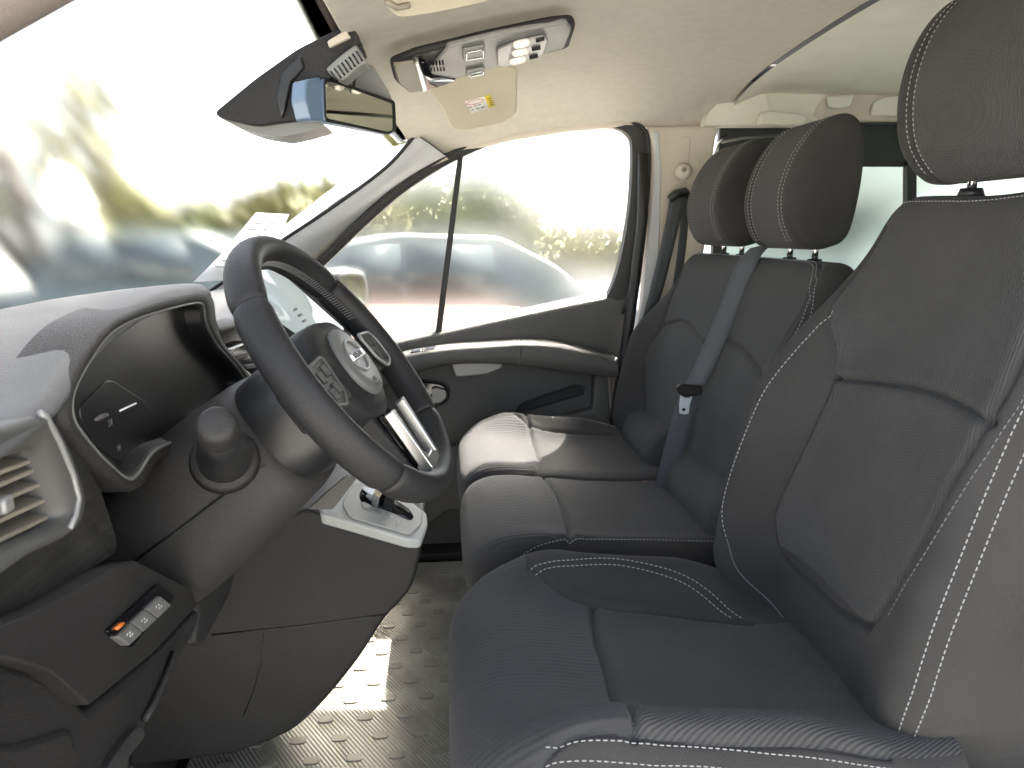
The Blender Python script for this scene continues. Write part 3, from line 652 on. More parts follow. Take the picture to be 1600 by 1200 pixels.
U, Lw = resamp(up, n), resamp(lo, n)
G = []
for i in range(n):
    u, l = U[i], Lw[i]
    G.append([u+V3((0, .05, .010)), u+V3((0, .020, .011)), u+V3((0, .004, .007)), u+V3((0, -.002, 0)), u.lerp(l, .3), u.lerp(l, .6)+V3((0, .004, 0)), u.lerp(l, .9)+V3((0, .012, 0)), l+V3((0, .03, 0))])
gridmesh('upper_trim', G, 'door_plastic', dr, sub=1)
# window sill ledge catches the sun
G = [[u+V3((0, d, .011+e)) for d, e in ((.018, .0), (.03, .006), (.05, .008), (.06, .0))] for u in U]
gridmesh('sill_ledge', G, 'satin_grey', dr)
# armrest: front part with switches, rear part
at_, ab_ = [dp(p, 1.985) for p in [(560, 590), (622, 562), (700, 548), (770, 543), (824, 540), (880, 545), (966, 566)]], [dp(p, 1.985) for p in [(560, 625), (640, 585), (700, 568), (770, 566), (826, 570), (880, 578), (966, 588)]]
T, B = resamp(at_, 30), resamp(ab_, 30)
def arm(i0, i1, nm, m):
    G = []
    for i in range(i0, i1):
        t, b = T[i], B[i]; G.append([t+V3((0, .10, .012)), t+V3((0, .05, .012)), t+V3((0, .012, .009)), t+V3((0, 0, .0)), t.lerp(b, .5)+V3((0, -.004, 0)), b+V3((0, 0, 0)), b+V3((0, .008, -.006)), b+V3((0, .10, -.004))])
    e0, e1 = G[0], G[-1]; V = [p for r_ in G for p in r_]; k = 8; F = []
    for i in range(len(G)-1):
        for j in range(k-1): F.append([i*k+j, i*k+j+1, (i+1)*k+j+1, (i+1)*k+j])
    F.append(list(range(k))); F.append([(len(G)-1)*k+j for j in range(k)])
    return mesh(nm, V, F, m, dr, bevel=0, auto=50)
ar = arm(0, 19, 'armrest', 'door_plastic'); T[18] = T[18].lerp(T[19], .06); B[18] = B[18].lerp(B[19], .06); arm(18, 30, 'armrest', 'door_plastic')
sw = [dp(p, 2.01) for p in [(610, 566), (640, 557), (720, 546), (726, 552), (650, 562), (616, 574)]]
slab('switch_panel', [p+V3((0, -.012, .012)) for p in sw], (0, .05, .002), 'satin_grey', dr, bevel=.002)
for px, py in ((650, 556), (672, 553)): slab('window_switch', [Py(px-9, py+1, 1.995), Py(px+8, py-2, 1.995), Py(px+10, py-6, 2.01), Py(px-6, py-3, 2.01)], (0, 0, .012), 'gloss_black', dr, bevel=.002)
slab('pull_cup', rounded([dp(p, 2.02) for p in [(704, 566), (786, 564), (786, 575), (760, 586), (712, 590)]], .01), (0, .04, 0), 'satin_grey', dr, bevel=.005)
# handle bowl, lever
hb = slab('handle_bowl', rounded([dp(p, 2.062) for p in [(640, 600), (660, 596), (690, 600), (700, 608), (696, 625), (676, 634), (645, 640)]], .012), (0, .012, 0), 'gloss_black', dr, bevel=.004)
tube('handle_ring', [p+V3((0, -.001, 0)) for p in rounded([dp(p, 2.062) for p in [(636, 598), (660, 594), (692, 599), (703, 608), (699, 627), (678, 637), (641, 643)]], .012)], .003, 'plastic', dr, closed=True, seg=8)
slab('door_handle', rounded([dp(p, 2.045) for p in [(654, 626), (668, 624), (676, 618), (674, 609), (681, 606), (697, 611), (697, 621), (688, 629), (660, 632)]], .005), (0, .012, 0), 'satin_grey', hb, bevel=.003)
# lower pocket and map recess
lp = [dp(p, 2.03) for p in [(560, 760), (690, 706), (730, 690), (800, 672), (870, 655), (926, 640), (930, 580), (952, 580), (958, 690), (950, 790), (700, 800), (560, 900)]]
slab('door_pocket', lp, (0, .05, 0), 'door_plastic', dr, bevel=.010, seg=4)
slab('map_recess', rounded([dp(p, 2.069) for p in [(806, 642), (818, 628), (900, 603), (912, 604), (908, 618), (814, 645)]], .008), (0, .01, 0), 'plastic_soft', dr, bevel=.003)
tube('recess_lip', [dp(p, 2.066) for p in [(804, 646), (812, 632), (850, 617), (900, 601), (914, 603), (910, 617)]], .0022, 'plastic_black', dr, seg=6)
# window frame
wo = crom([dp(p, 2.05) for p in [(360, 505), (430, 458), (500, 404), (560, 346), (630, 285), (720, 232), (800, 205), (880, 194), (960, 188), (1000, 198), (1012, 230), (1008, 330), (990, 420), (972, 490)]], 8)
wi = crom([dp(p, 2.05) for p in [(400, 510), (450, 462), (512, 410), (570, 354), (640, 294), (724, 244), (802, 216), (880, 204), (950, 199), (981, 210), (988, 240), (983, 330), (966, 420), (945, 472)]], 8)
G = [[wo[i]+V3((0, .035, 0)), wo[i], wo[i]+V3((0, -.006, 0)), wo[i].lerp(wi[i], .5)+V3((0, -.006, 0)), wi[i]+V3((0, 0, 0)), wi[i]+V3((0, .035, 0))] for i in range(len(wo))]
gridmesh('window_frame', G, 'rubber', dr, auto=50)
tube('door_seal', [p+V3((0, -.008, 0)) for p in wo], .006, 'rubber', dr, seg=8)
tube('door_seal', [dp(p, 2.02) for p in [(1006, 240), (1004, 340), (992, 440), (978, 540), (966, 620), (958, 700)]], .016, 'rubber', dr, seg=10)
slab('divider_bar', [dp(p, 2.055) for p in [(716, 238), (725, 236), (690, 520), (680, 522)]], (0, .02, 0), 'rubber', dr, bevel=.002)
gp = [p+V3((0, .025, 0)) for p in wi]
slab('window_pane', gp+[dp((930, 480), 2.075), dp((700, 530), 2.075), dp((520, 585), 2.075)], (0, .003, 0), 'glass_door', dr, bevel=0, smooth=False)
tube('door_bolt', [dp((972, 604), 2.0), dp((977, 594), 2.0)], .0022, 'white_metal', dr, seg=8)
# ------------------------------------------------------------------ wing mirror outside
wm = thing('wing_mirror', 'grey passenger wing mirror seen through the side window', 'wing mirror', (-.3, 2.3, .8))
WN = V3((.75, -.66, .07)).normalized(); WP0 = V3((-.30, 2.30, .80))
sh = rounded([Ppl(*p, WP0, WN) for p in [(508, 425), (540, 419), (572, 424), (578, 450), (577, 488), (562, 496), (520, 480)]], .02)
slab('housing', [p for p in sh], (-.10, .03, 0), 'mirror_case', wm, bevel=.012, seg=3)
mg = rounded([Ppl(*p, WP0+WN*.003, WN) for p in [(528, 430), (545, 424), (566, 428), (572, 455), (571, 484), (560, 490), (530, 474)]], .014)
slab('mirror_glass', mg, WN*.003, 'mirror_side', wm, bevel=.001)
tube('mirror_arm', [Py(520, 470, 2.32), Py(490, 480, 2.18), Py(470, 490, 2.10)], .03, 'plastic_black', wm)
# ------------------------------------------------------------------ dashboard
da = thing('dashboard', 'dark grey dashboard with instrument hood and side air vent', 'dashboard', (-.5, 1.28, .3))
XF = -.30
def fx(p, x=XF): return Px(*p, x)
# upper pad: profile in xz, lofted across the cab
def pad_row(y):
    k = ((y-1.28)/.78)**2
    zt = float(np.interp(y, [.40, .50, .58, .66, .75, .85, .95, 1.02, 1.2, 1.6, 2.1], [.845, .855, .872, .888, .894, .897, .896, .885, .868, .860, .850]))
    zl = float(np.interp(y, [.40, .50, .56, .60, .66, .75, .85, .95, 1.0, 1.1, 1.6, 2.1], [.842, .852, .862, .880, .900, .915, .920, .918, .885, .85, .835, .82]))
    xf = float(np.interp(y, [.40, .56, .62, .70, .95, 1.0, 1.1, 2.1], [-.292, -.296, -.300, -.300, -.300, -.315, -.34, -.33]))
    return [V3((-.95+.16*k, y, .742)), V3((-.80+.12*k, y, .80)), V3((-.66+.06*k, y, zt-.03)), V3((-.54, y, zt-.008)), V3((-.44, y, (zt+zl)/2)), V3((-.36, y, zl-.002)), V3((xf-.018, y, zl)), V3((xf-.004, y, zl-.006)), V3((xf, y, zl-.014)), V3((xf-.012, y, zl-.022))]
G = []
for y in np.linspace(.46, 2.06, 70):
    G.append([p for p in crom(pad_row(y), 4)])
gridmesh('upper_pad', G, 'dash_pad', da)
# instrument binnacle: rim, funnel and display
rim = [(205, 748), (165, 722), (132, 685), (113, 655), (111, 620), (128, 580), (163, 528), (200, 503), (250, 486), (300, 474), (316, 478), (322, 508), (340, 542), (370, 576), (381, 602), (352, 640), (306, 668), (285, 684), (240, 704)]
R0 = crom([fx(p, -.300) for p in rim], 6, closed=True)
out = [(210, 768), (160, 738), (118, 696), (94, 660), (98, 614), (119, 568), (156, 516), (196, 488), (250, 468), (314, 456), (332, 466), (338, 508), (350, 540), (379, 574), (391, 602), (362, 647), (312, 677), (290, 695), (246, 720)]
R1 = crom([fx(p, -.301) for p in out], 6, closed=True)
cen = sum(R0, V3())/len(R0)
def inset(R, k, x): return [V3((x, cen.y+(p.y-cen.y)*k, cen.z+(p.z-cen.z)*k)) for p in R]
secs = [[p+V3((-.05, 0, 0)) for p in R1], [p+V3((-.004, 0, 0)) for p in R1], [p.lerp(q, .25)+V3((.004, 0, 0)) for p, q in zip(R1, R0)], [p.lerp(q, .8)+V3((.003, 0, 0)) for p, q in zip(R1, R0)], [p for p in R0], inset(R0, .975, -.304)]
gridmesh('binnacle_rim', secs, 'plastic', da, cv=True)
gridmesh('binnacle_funnel', [inset(R0, .975, -.304), inset(R0, .972, -.314), inset(R0, .968, -.328)], 'plastic_black', da, cv=True)
tube('binnacle_trim', [p+V3((.001, 0, 0)) for p in R0], .0018, 'badge_grey', da, closed=True, seg=8)
cl = slab('instrument_display', inset(R0, .970, -.322), (-.008, 0, 0), 'display', da, bevel=0, smooth=False)
# lit readout: screen plate tilted on the near side with figures
sp = rounded([fx(p, -.3205) for p in [(120, 640), (170, 590), (232, 630), (246, 660), (196, 728), (150, 700)]], .015)
rd = slab('readout_screen', sp, (-.004, 0, 0), 'display', da, bevel=.001)
slab('readout_line', [fx(p, -.3198) for p in [(186, 641), (212, 629), (213, 631), (187, 643)]], (.0006, 0, 0), 'screen_glow', rd, bevel=0)
slab('readout_symbol', rounded([fx(p, -.3198) for p in [(146, 655), (156, 647), (168, 645), (171, 649), (160, 654), (150, 659)]], .002), (.0006, 0, 0), 'ink', rd, bevel=0)
textmesh('21', .009, fx((173, 661), -.3194), (0, 1, .0), (0, 0, 1), 'ink', rd, 'readout_figure')
textmesh('N', .008, fx((186, 700), -.3194), (0, 1, .0), (0, 0, 1), 'ink', rd, 'readout_figure')
slab('painted_lit_edge', [fx(p, -.303) for p in [(229, 716), (282, 685), (282, 690), (230, 722)]], (.004, 0, 0), 'satin_grey', da, bevel=.001)  # pale strip added for light on the lower hood edge
# dash face below: dark core so that nothing shows behind
slab('dash_core', [(-.34, .42, .30), (-.34, .42, .82), (-.70, .42, .80), (-.9, .42, .70), (-.9, .42, .30)], (0, .06, 0), 'plastic_black', da, bevel=0)
slab('dash_core', [(-.42, .48, .34), (-.42, .48, .80), (-.70, .48, .80), (-.9, .48, .70), (-.9, .48, .34)], (0, 1.56, 0), 'plastic_black', da, bevel=0)
# trim board with grain, and the vent set in it
tb = rounded([fx(p, -.306) for p in [(-90, 690), (60, 655), (97, 652), (120, 700), (160, 770), (186, 850), (182, 866), (120, 905), (40, 955), (-90, 1010)]], .006)
vo = crom([fx(p, -.300) for p in [(-70, 690), (0, 664), (50, 650), (72, 648), (92, 676), (116, 730), (128, 775), (120, 812), (98, 838), (40, 866), (-70, 915)]], 6, closed=True)
vi = crom([fx(p, -.303) for p in [(-60, 735), (0, 716), (38, 704), (50, 704), (60, 720), (76, 760), (88, 800), (84, 815), (60, 830), (20, 848), (-60, 880)]], 6, closed=True)
def around(ring, k, x):
    c = sum(ring, V3())/len(ring); return [V3((x, c.y+(p.y-c.y)*k, c.z+(p.z-c.z)*k)) for p in ring]
def spread(poly, ring):
    """for each point of ring the point of the closed outline poly in the same direction"""
    c = sum(ring, V3())/len(ring); out = []
    for p in ring:
        d = (p-c); d.x = 0; best = None
        for i in range(len(poly)):
            a, b = poly[i-1], poly[i]; den = d.y*(b.z-a.z)-d.z*(b.y-a.y)
            if abs(den) < 1e-12: continue
            t = ((a.y-c.y)*(b.z-a.z)-(a.z-c.z)*(b.y-a.y))/den; u = ((a.y-c.y)*d.z-(a.z-c.z)*d.y)/den
            if t > 0 and -1e-6 <= u <= 1+1e-6 and (best is None or t < best): best = t
        out.append(V3((poly[0].x, c.y+d.y*(best or 1.2), c.z+d.z*(best or 1.2))))
    return out
so = spread(tb, vo)
gridmesh('trim_board', [[p+V3((-.03, 0, 0)) for p in so], [p+V3((-.003, 0, 0)) for p in so], [p.lerp(V3((q.x, q.y, q.z)), .04) for p, q in zip(so, vo)], [V3((-.306, q.y, q.z)) for q in vo], [V3((-.33, q.y, q.z)) for q in vo]], 'brushed_trim', da, cv=True, auto=50)
vf = gridmesh('vent_frame', [[p+V3((-.012, 0, 0)) for p in vo], vo, [p.lerp(q, .2)+V3((.006, 0, 0)) for p, q in zip(vo, vi)], [p.lerp(q, .5)+V3((.005, 0, 0)) for p, q in zip(vo, vi)], vi, [p+V3((-.03, 0, 0)) for p in vi]], 'vent_grey', da, cv=True)
tube('vent_trim', [fx(p, -.296) for p in [(62, 645), (72, 652), (92, 690), (113, 740), (123, 778), (118, 806), (108, 826)]], .0026, 'satin_grey', vf, seg=8)
slab('vent_back', [p+V3((-.035, 0, 0)) for p in vi], (-.004, 0, 0), 'gloss_black', vf, bevel=0)
for a, b in (((-60, 757), (52, 716)), ((-60, 781), (62, 728)), ((-60, 806), (69, 751)), ((-60, 838), (76, 776)), ((-60, 870), (84, 801))):
    p, q = fx(a, -.309), fx(b, -.309); mid = p.lerp(q, .75)
    slab('vent_slat', [p, q, q+V3((-.022, 0, .003)), p+V3((-.022, 0, .003))], (0, 0, -.0036), 'console_tan', vf, bevel=.001)
rbox('vent_knob', fx((2, 789), -.302), (.012, .012, .012), 'satin_grey', vf, bevel=.003)
# air outlet slats on the far side of the wheel, silver strip
sl = slab('silver_strip', [fx(p, -.31) for p in [(342, 553), (352, 547), (412, 602), (470, 668), (462, 676), (402, 610)]], (-.01, 0, 0), 'silver', da, bevel=.002)
slab('center_vent', [fx(p, -.318) for p in [(352, 548), (390, 532), (440, 555), (500, 600), (500, 680), (468, 668), (410, 602)]], (-.03, 0, 0), 'gloss_black', da, bevel=.003)
for k in range(4):
    slab('center_slat', [fx((368+14*k, 556+15*k), -.314), fx((420+18*k, 540+22*k), -.314), fx((424+18*k, 546+22*k), -.314), fx((372+14*k, 562+15*k), -.314)], (-.02, 0, 0), 'plastic', da, bevel=.001)
# touch screen standing on the dash centre
scr = [Py(*p, 1.20) for p in [(404, 424), (430, 424), (536, 516), (548, 530), (548, 560), (470, 560), (404, 470)]]
SP0, SN = V3((-.245, 1.22, .86)), V3((.86, -.42, .28)).normalized()
def sc_(x, y): return Ppl(x, y, SP0, SN)
ts = slab('touchscreen_body', rounded([sc_(*p) for p in [(392, 405), (440, 405), (545, 505), (560, 560), (500, 575), (392, 470)]], .008), -SN*.018, 'plastic_black', da, bevel=.004)
slab('touchscreen_glass', rounded([sc_(*p)+SN*.001 for p in [(398, 424), (430, 420), (536, 514), (532, 524), (482, 536), (398, 478)]], .004), SN*.0015, 'touchscreen', ts, bevel=0)
for k in range(5): slab('screen_text', [sc_(455+7*k, 484+9*k)+SN*.003, sc_(461+7*k, 481+9*k)+SN*.003, sc_(463+7*k, 484+9*k)+SN*.003, sc_(457+7*k, 487+9*k)+SN*.003], SN*.0003, 'console_grey', ts, bevel=0)
slab('screen_base', [sc_(*p)+SN*.004 for p in [(478, 538), (520, 524), (526, 529), (484, 546)]], SN*.004, 'satin_grey', ts, bevel=.001)
# lower knee panel: facets, with the switch bank
XL = -.285
def lx(p, x=XL): return Px(*p, x)
slab('knee_panel', [lx(p) for p in [(-80, 1010), (60, 955), (175, 890), (212, 876), (298, 920), (310, 945), (240, 1020), (140, 1102), (82, 1050), (20, 1030), (-80, 1020)]], (-.05, 0, 0), 'plastic', da, bevel=.008, seg=3)
slab('knee_panel', [lx(p, -.30) for p in [(-80, 1026), (20, 1034), (82, 1056), (140, 1108), (240, 1026), (318, 950), (305, 990), (250, 1090), (200, 1200), (180, 1290), (-80, 1290)]], (-.05, 0, 0), 'plastic', da, bevel=.008, seg=3)
slab('kick_panel', [lx(p, -.296) for p in [(-60, 1160), (30, 1160), (110, 1135), (118, 1148), (122, 1180), (110, 1290), (-60, 1290)]], (-.02, 0, 0), 'plastic', da, bevel=.006)
slab('knee_side', [lx(p, -.31) for p in [(296, 918), (370, 888), (360, 930), (318, 1010), (305, 1004), (312, 955)]], (-.05, 0, 0), 'plastic', da, bevel=.005)
tube('panel_strut', [lx(p, -.296) for p in [(272, 1020), (258, 1060), (240, 1100), (226, 1124)]], .0035, 'plastic_soft', da, seg=8)
slab('panel_strut_foot', [lx(p, -.290) for p in [(220, 1136), (228, 1136), (229, 1152), (205, 1182), (196, 1230), (160, 1230), (185, 1180)]], (-.02, 0, 0), 'plastic_soft', da, bevel=.004)
sb = slab('switch_bank', rounded([lx(p, -.2815) for p in [(168, 987), (248, 912), (274, 932), (206, 1012)]], .003), (-.012, 0, 0), 'gloss_black', da, bevel=.002)
for i in range(3):
    a = i/3; b = (i+.94)/3
    def q(t, s_): return (178+t*68+s_*26, 990-t*65+s_*20)
    k = slab('switch_key', [lx(q(*p), -.278) for p in ((a, .25), (b, .25), (b, .95), (a, .95))], (-.01, 0, 0), 'badge_grey', sb, bevel=.0015)
    c = q((a+b)/2, .55); P = lx(c, -.2775)
    V, F = [], []
    for d in ((-4, 1), (0, -2), (4, 0), (1, 3)):
        p = lx((c[0]+d[0], c[1]+d[1]), -.2776); j = len(V); V += [p+V3((0, -.0012, -.0008)), p+V3((0, .0012, -.0008)), p+V3((0, .0012, .001)), p+V3((0, -.0012, .001))]; F.append([j, j+1, j+2, j+3])
    mesh('key_symbol', V, F, 'marking', k, smooth=False)
slab('indicator_light', [lx(p, -.279) for p in [(183, 981), (194, 972), (196, 975), (185, 984)]], (-.004, 0, 0), 'orange_led', sb, bevel=0)
# footwell: bulkhead, dead pedal and pedals
slab('bulkhead', [(-.80, .45, -.02), (-.80, 2.05, -.02), (-.66, 2.05, .70), (-.66, .45, .70)], (-.03, 0, 0), 'carpet', da, bevel=0)
slab('toe_board', [(-.80, .45, .0), (-.80, 2.0, .0), (-.52, 2.0, .002), (-.52, .45, .002)], (-.10, 0, .25), 'carpet', da, bevel=0)
# ------------------------------------------------------------------ centre console with gear selector
cc = thing('center_console', 'dark centre console below the steering wheel with silver gear selector plate', 'console', (-.2, 1.2, 0))
sil = crom([Py(*p, 1.10) for p in [(662, 838), (656, 872), (644, 915), (622, 945), (600, 968), (560, 1030), (505, 1098), (462, 1138), (420, 1160)]], 5)
bot = [Py(*p, 1.10) for p in [(360, 1180), (200, 1200)]]
top = [Py(*p, 1.10) for p in [(200, 900), (330, 870), (440, 808), (478, 796), (560, 815)]]
slab('console_body', sil+bot+top, (0, .30, 0), 'plastic', cc, bevel=.018, seg=5, auto=60)
tube('panel_joint', [Py(*p, 1.0995) for p in [(330, 992), (400, 985), (470, 978), (560, 966), (604, 960)]], .0016, 'plastic_black', cc, seg=6)
tube('panel_joint', [Py(*p, 1.0995) for p in [(412, 990), (410, 1030), (396, 1080), (380, 1120)]], .0012, 'plastic_black', cc, seg=6)
GP0 = V3((-.12, 1.12, .522)); GN = V3((.24, -.25, .94)).normalized()
def gp_(x, y): return Ppl(x, y, GP0, GN)
gplate = slab('selector_plate', rounded([gp_(*p) for p in [(498, 792), (556, 744), (600, 748), (652, 790), (667, 801), (669, 820), (660, 843), (640, 843), (502, 803)]], .008), -GN*.02, 'plate_grey', cc, bevel=.004, seg=3)
gi = slab('selector_inset', rounded([gp_(*p)+GN*.001 for p in [(534, 790), (552, 756), (580, 760), (660, 800), (658, 822), (640, 838), (545, 810)]], .008), GN*.003, 'inset_grey', cc, bevel=.0015)
slab('selector_slot', rounded([gp_(*p)+GN*.0042 for p in [(560, 778), (566, 764), (598, 770), (640, 800), (646, 812), (640, 817), (612, 804), (564, 788)]], .006), GN*.0006, 'gloss_black', gi, bevel=0)
lev = slab('gear_lever', rounded([gp_(*p)+GN*.006 for p in [(592, 776), (602, 772), (614, 790), (612, 804), (596, 800)]], .003), GN*.035, 'gloss_black', cc, bevel=.003)
slab('lever_cap', rounded([gp_(*p)+GN*.007 for p in [(578, 792), (590, 776), (594, 790), (588, 800)]], .003), GN*.022, 'chrome', lev, bevel=.002)
slab('park_button', rounded([gp_(*p)+GN*.004 for p in [(563, 789), (568, 788), (596, 803), (594, 808), (566, 798)]], .002), GN*.002, 'console_grey', gi, bevel=.0008)
for (x, y), t in (((611, 811), 'R'), ((618, 815), 'N'), ((625, 816), 'D'), ((620, 822), 'M')):
    textmesh(t, .007, gp_(x, y)+GN*.0046, (1, .1, .3), (-.1, 1, .2), 'marking', gi, 'gear_letter')
slab('console_niche', rounded([Py(*p, 1.095) for p in [(482, 796), (510, 770), (540, 745), (560, 744), (520, 796)]], .004), (0, .01, 0), 'plastic_black', cc, bevel=.002)
# brake lever foot lit by the sun beside the mat
# ------------------------------------------------------------------ steering wheel and column
HUB = V3((-.110, .820, .828)); TL = math.radians(36.3); WY = math.radians(-6.7); WS = .165/.178
e1 = V3((-math.sin(WY), math.cos(WY), 0)); eu = V3((-math.sin(TL)*math.cos(WY), -math.sin(TL)*math.sin(WY), math.cos(TL))); en = e1.cross(eu)
def Wp(a, b, c=0.0): return HUB+e1*(a*WS)+eu*(b*WS)+en*c
def Wx(x, y, c=0.0): return Ppl(x, y, HUB+en*c, en)
sw_ = thing('steering_wheel', 'black leather steering wheel with silver lower spoke and round emblem', 'steering wheel', tuple(HUB))
RR, TR = .178, .0185
def rimarc(a0, a1, nm):
    P, rad = [], []
    N = 40
    for i in range(N+1):
        t = a0+(a1-a0)*i/N; P.append((t, RR)); rad.append(TR*(1-.10*math.exp(-((i)/1.2)**2)-.10*math.exp(-((N-i)/1.2)**2)))
    V, F = [], []; sg = 22
    for (t, R), r in zip(P, rad):
        for k in range(sg):
            th = 2*math.pi*k/sg; rr = R+math.cos(th)*r*.92; V.append(Wp(math.cos(t)*rr, math.sin(t)*rr, math.sin(th)*r*1.12))
    for i in range(N):
        for k in range(sg): F.append([i*sg+k, i*sg+(k+1) % sg, (i+1)*sg+(k+1) % sg, (i+1)*sg+k])
    F.append(list(range(sg))); F.append([N*sg+k for k in range(sg)])
    return mesh(nm, V, F, 'leather', sw_)
D = math.radians
cuts = [D(38), D(142), D(222), D(318), D(398)]
for a, b in zip(cuts[:-1], cuts[1:]): rimarc(a+.004, b-.004, 'rim_grip')
V, F = [], []
for t in np.arange(D(20), D(120), .028):
    a, b = Wp(math.cos(t)*(RR-TR*.93), math.sin(t)*(RR-TR*.93), .004), Wp(math.cos(t+.016)*(RR-TR*.93), math.sin(t+.016)*(RR-TR*.93), -.005)
    v, f = tube_geo([a, b], .0008, 5); k = len(V); V += v; F += [[i+k for i in g] for g in f]
mesh('rim_stitching', V, F, 'piping', sw_, kind='stuff', smooth=False)
# hub pad
ol = crom([V3(p+(0,)) for p in [(0, .072), (.055, .066), (.088, .038), (.094, .008), (.078, -.028), (.045, -.062), (0, -.075), (-.045, -.062), (-.078, -.028), (-.094, .008), (-.088, .038), (-.055, .066)]], 5, closed=True)
hubs = [[Wp(p.x*k, p.y*k, c) for p in ol] for k, c in ((.90, -.050), (1.0, -.04), (1.02, -.020), (.99, -.006), (.93, .001), (.75, .006), (.35, .010), (.05, .011))]
loft('hub_pad', hubs, 'leather', sw_)
# spokes
def spoke(pts, c0, c1, nm, m, bev=.005): return slab(nm, [Wp(a, b, c0) for a, b in pts], en*(c1-c0), m, sw_, bevel=bev, seg=3)
spoke([(.070, .030), (.165, .024), (.168, -.028), (.066, -.030)], -.030, .004, 'spoke', 'plastic'); spoke([(-.070, .030), (-.165, .024), (-.168, -.028), (-.066, -.030)], -.030, .004, 'spoke', 'plastic')
spoke([(-.040, -.055), (.040, -.055), (.030, -.168), (-.030, -.168)], -.030, -.006, 'spoke', 'plastic')
# emblem plate
pl_ = [V3((math.cos(t)*.047, math.sin(t)*.047+.002, 0)) for t in np.linspace(0, 2*math.pi, 40, endpoint=False)]
em = loft('emblem_plate', [[Wp(p.x*k, p.y*k, c) for p in pl_] for k, c in ((1.03, .000), (1.03, .011), (.98, .0140), (.6, .0150), (.02, .0150))], 'badge_grey', sw_)
for s_ in (1, -1):
    tube('emblem_arc', [Wp(math.cos(t)*.026, .008+math.sin(t)*.022*1.0, .0157) for t in (np.linspace(D(20), D(160), 20) if s_ > 0 else np.linspace(D(200), D(340), 20))], .0017, 'satin_grey', em, seg=8)
slab('emblem_bar', [Wp(a, b, .0150) for a, b in [(-.031, .003), (.031, .003), (.031, .013), (-.031, .013)]], en*.002, 'silver', em, bevel=.001)
textmesh('NISSAN', .0105, Wp(0, .008, .0174), e1, eu, 'ink', em, 'emblem_lettering', .0002)
textmesh('SRS', .0075, Wp(0, -.029, .0155), e1, eu, 'ink', em, 'airbag_lettering', .0002)
textmesh('AIRBAG', .0065, Wp(0, -.037, .0155), e1, eu, 'ink', em, 'airbag_lettering', .0002)
for s_ in (1, -1):
    bz = [(s_*.088, .030), (s_*.140, .026), (s_*.152, .012), (s_*.150, -.022), (s_*.118, -.030), (s_*.096, -.012)]
    P = rounded([Wp(a, b, .0055) for a, b in bz], .008)
    slab('button_panel', P, en*.003, 'plastic', sw_, bevel=.001)
    tube('button_bezel', [p+en*.0025 for p in P], .0022, 'satin_grey' if s_ > 0 else 'vent_grey', sw_, closed=True, seg=8)
    for (a, b) in ((.108, .014), (.130, .010), (.112, -.008), (.132, -.012)):
        rbox('wheel_button', Wp(s_*a, b, .0085), (.003, .016, .014), 'plastic', sw_, R=Matrix((en, e1, eu)).transposed(), bevel=.002)
# lower spoke silver frame: two blades and their foot
for s_ in (1, -1):
    slab('spoke_trim', [Wp(*p) for p in [(s_*.030, -.072, .006), (s_*.038, -.070, .006), (s_*.033, -.160, .000), (s_*.024, -.152, .000)]], en*.014, 'silver', sw_, bevel=.002)
slab('spoke_trim', [Wp(*p) for p in [(-.033, -.146, -.002), (.033, -.146, -.002), (.031, -.164, -.002), (-.031, -.164, -.002)]], en*.014, 'silver', sw_, bevel=.002)
slab('spoke_recess', [Wp(*p) for p in [(-.027, -.07, -.005), (.027, -.07, -.005), (.024, -.148, -.007), (-.024, -.148, -.007)]], en*.004, 'gloss_black', sw_, bevel=0)
# column
col = thing('steering_column', 'smooth dark grey steering column cover with round stalk knob', 'steering column', (-.26, .80, .70))
def csec(d, hw, hu, hd, sh=0.0, n=28):
    c = HUB-en*d+e1*(.015+sh); out = []
    for k in range(n):
        t = 2*math.pi*k/n; cx, sy = math.cos(t), math.sin(t); ex = .62
        out.append(c+e1*(math.copysign(abs(cx)**ex, cx)*hw)+eu*(math.copysign(abs(sy)**ex, sy)*(hu if sy > 0 else hd)))
    return out
loft('stalk_housing', [csec(d, w_, u_, b_) for d, w_, u_, b_ in ((.048, .070, .050, .062), (.056, .084, .060, .075), (.085, .090, .062, .080), (.108, .088, .060, .078), (.112, .08, .055, .07))], 'plastic_black', col, auto=45)
loft('column_cover', [csec(d, w_, u_, b_) for d, w_, u_, b_ in ((.104, .080, .055, .072), (.110, .096, .062, .088), (.122, .102, .066, .094), (.17, .106, .068, .102), (.24, .108, .068, .112), (.31, .106, .06, .118), (.37, .10, .05, .115))], 'plastic_soft', col, auto=60)
jl = [HUB-en*d+e1*(.015-.1065)+eu*(-.028+.0*d) for d in (.112, .17, .24, .30)]
tube('cover_joint', jl, .0014, 'plastic_black', col, seg=6)
k0, k1 = Py(352, 720, .705), Py(338, 662, .575)
st = tube('stalk_collar', [k0, k0.lerp(k1, .10)], [.034, .030], 'plastic', col, seg=28)
tube('stalk', [k0.lerp(k1, t) for t in (.05, .3, .55, .7, .72)], [.026, .024, .0185, .017, .013], 'plastic_black', col, seg=24)
tube('stalk_knob', [k0.lerp(k1, t) for t in (.72, .74, .80, .92, .98, 1.0, 1.005)], [.014, .0165, .0172, .0168, .0155, .0125, .006], 'plastic', col, seg=28)
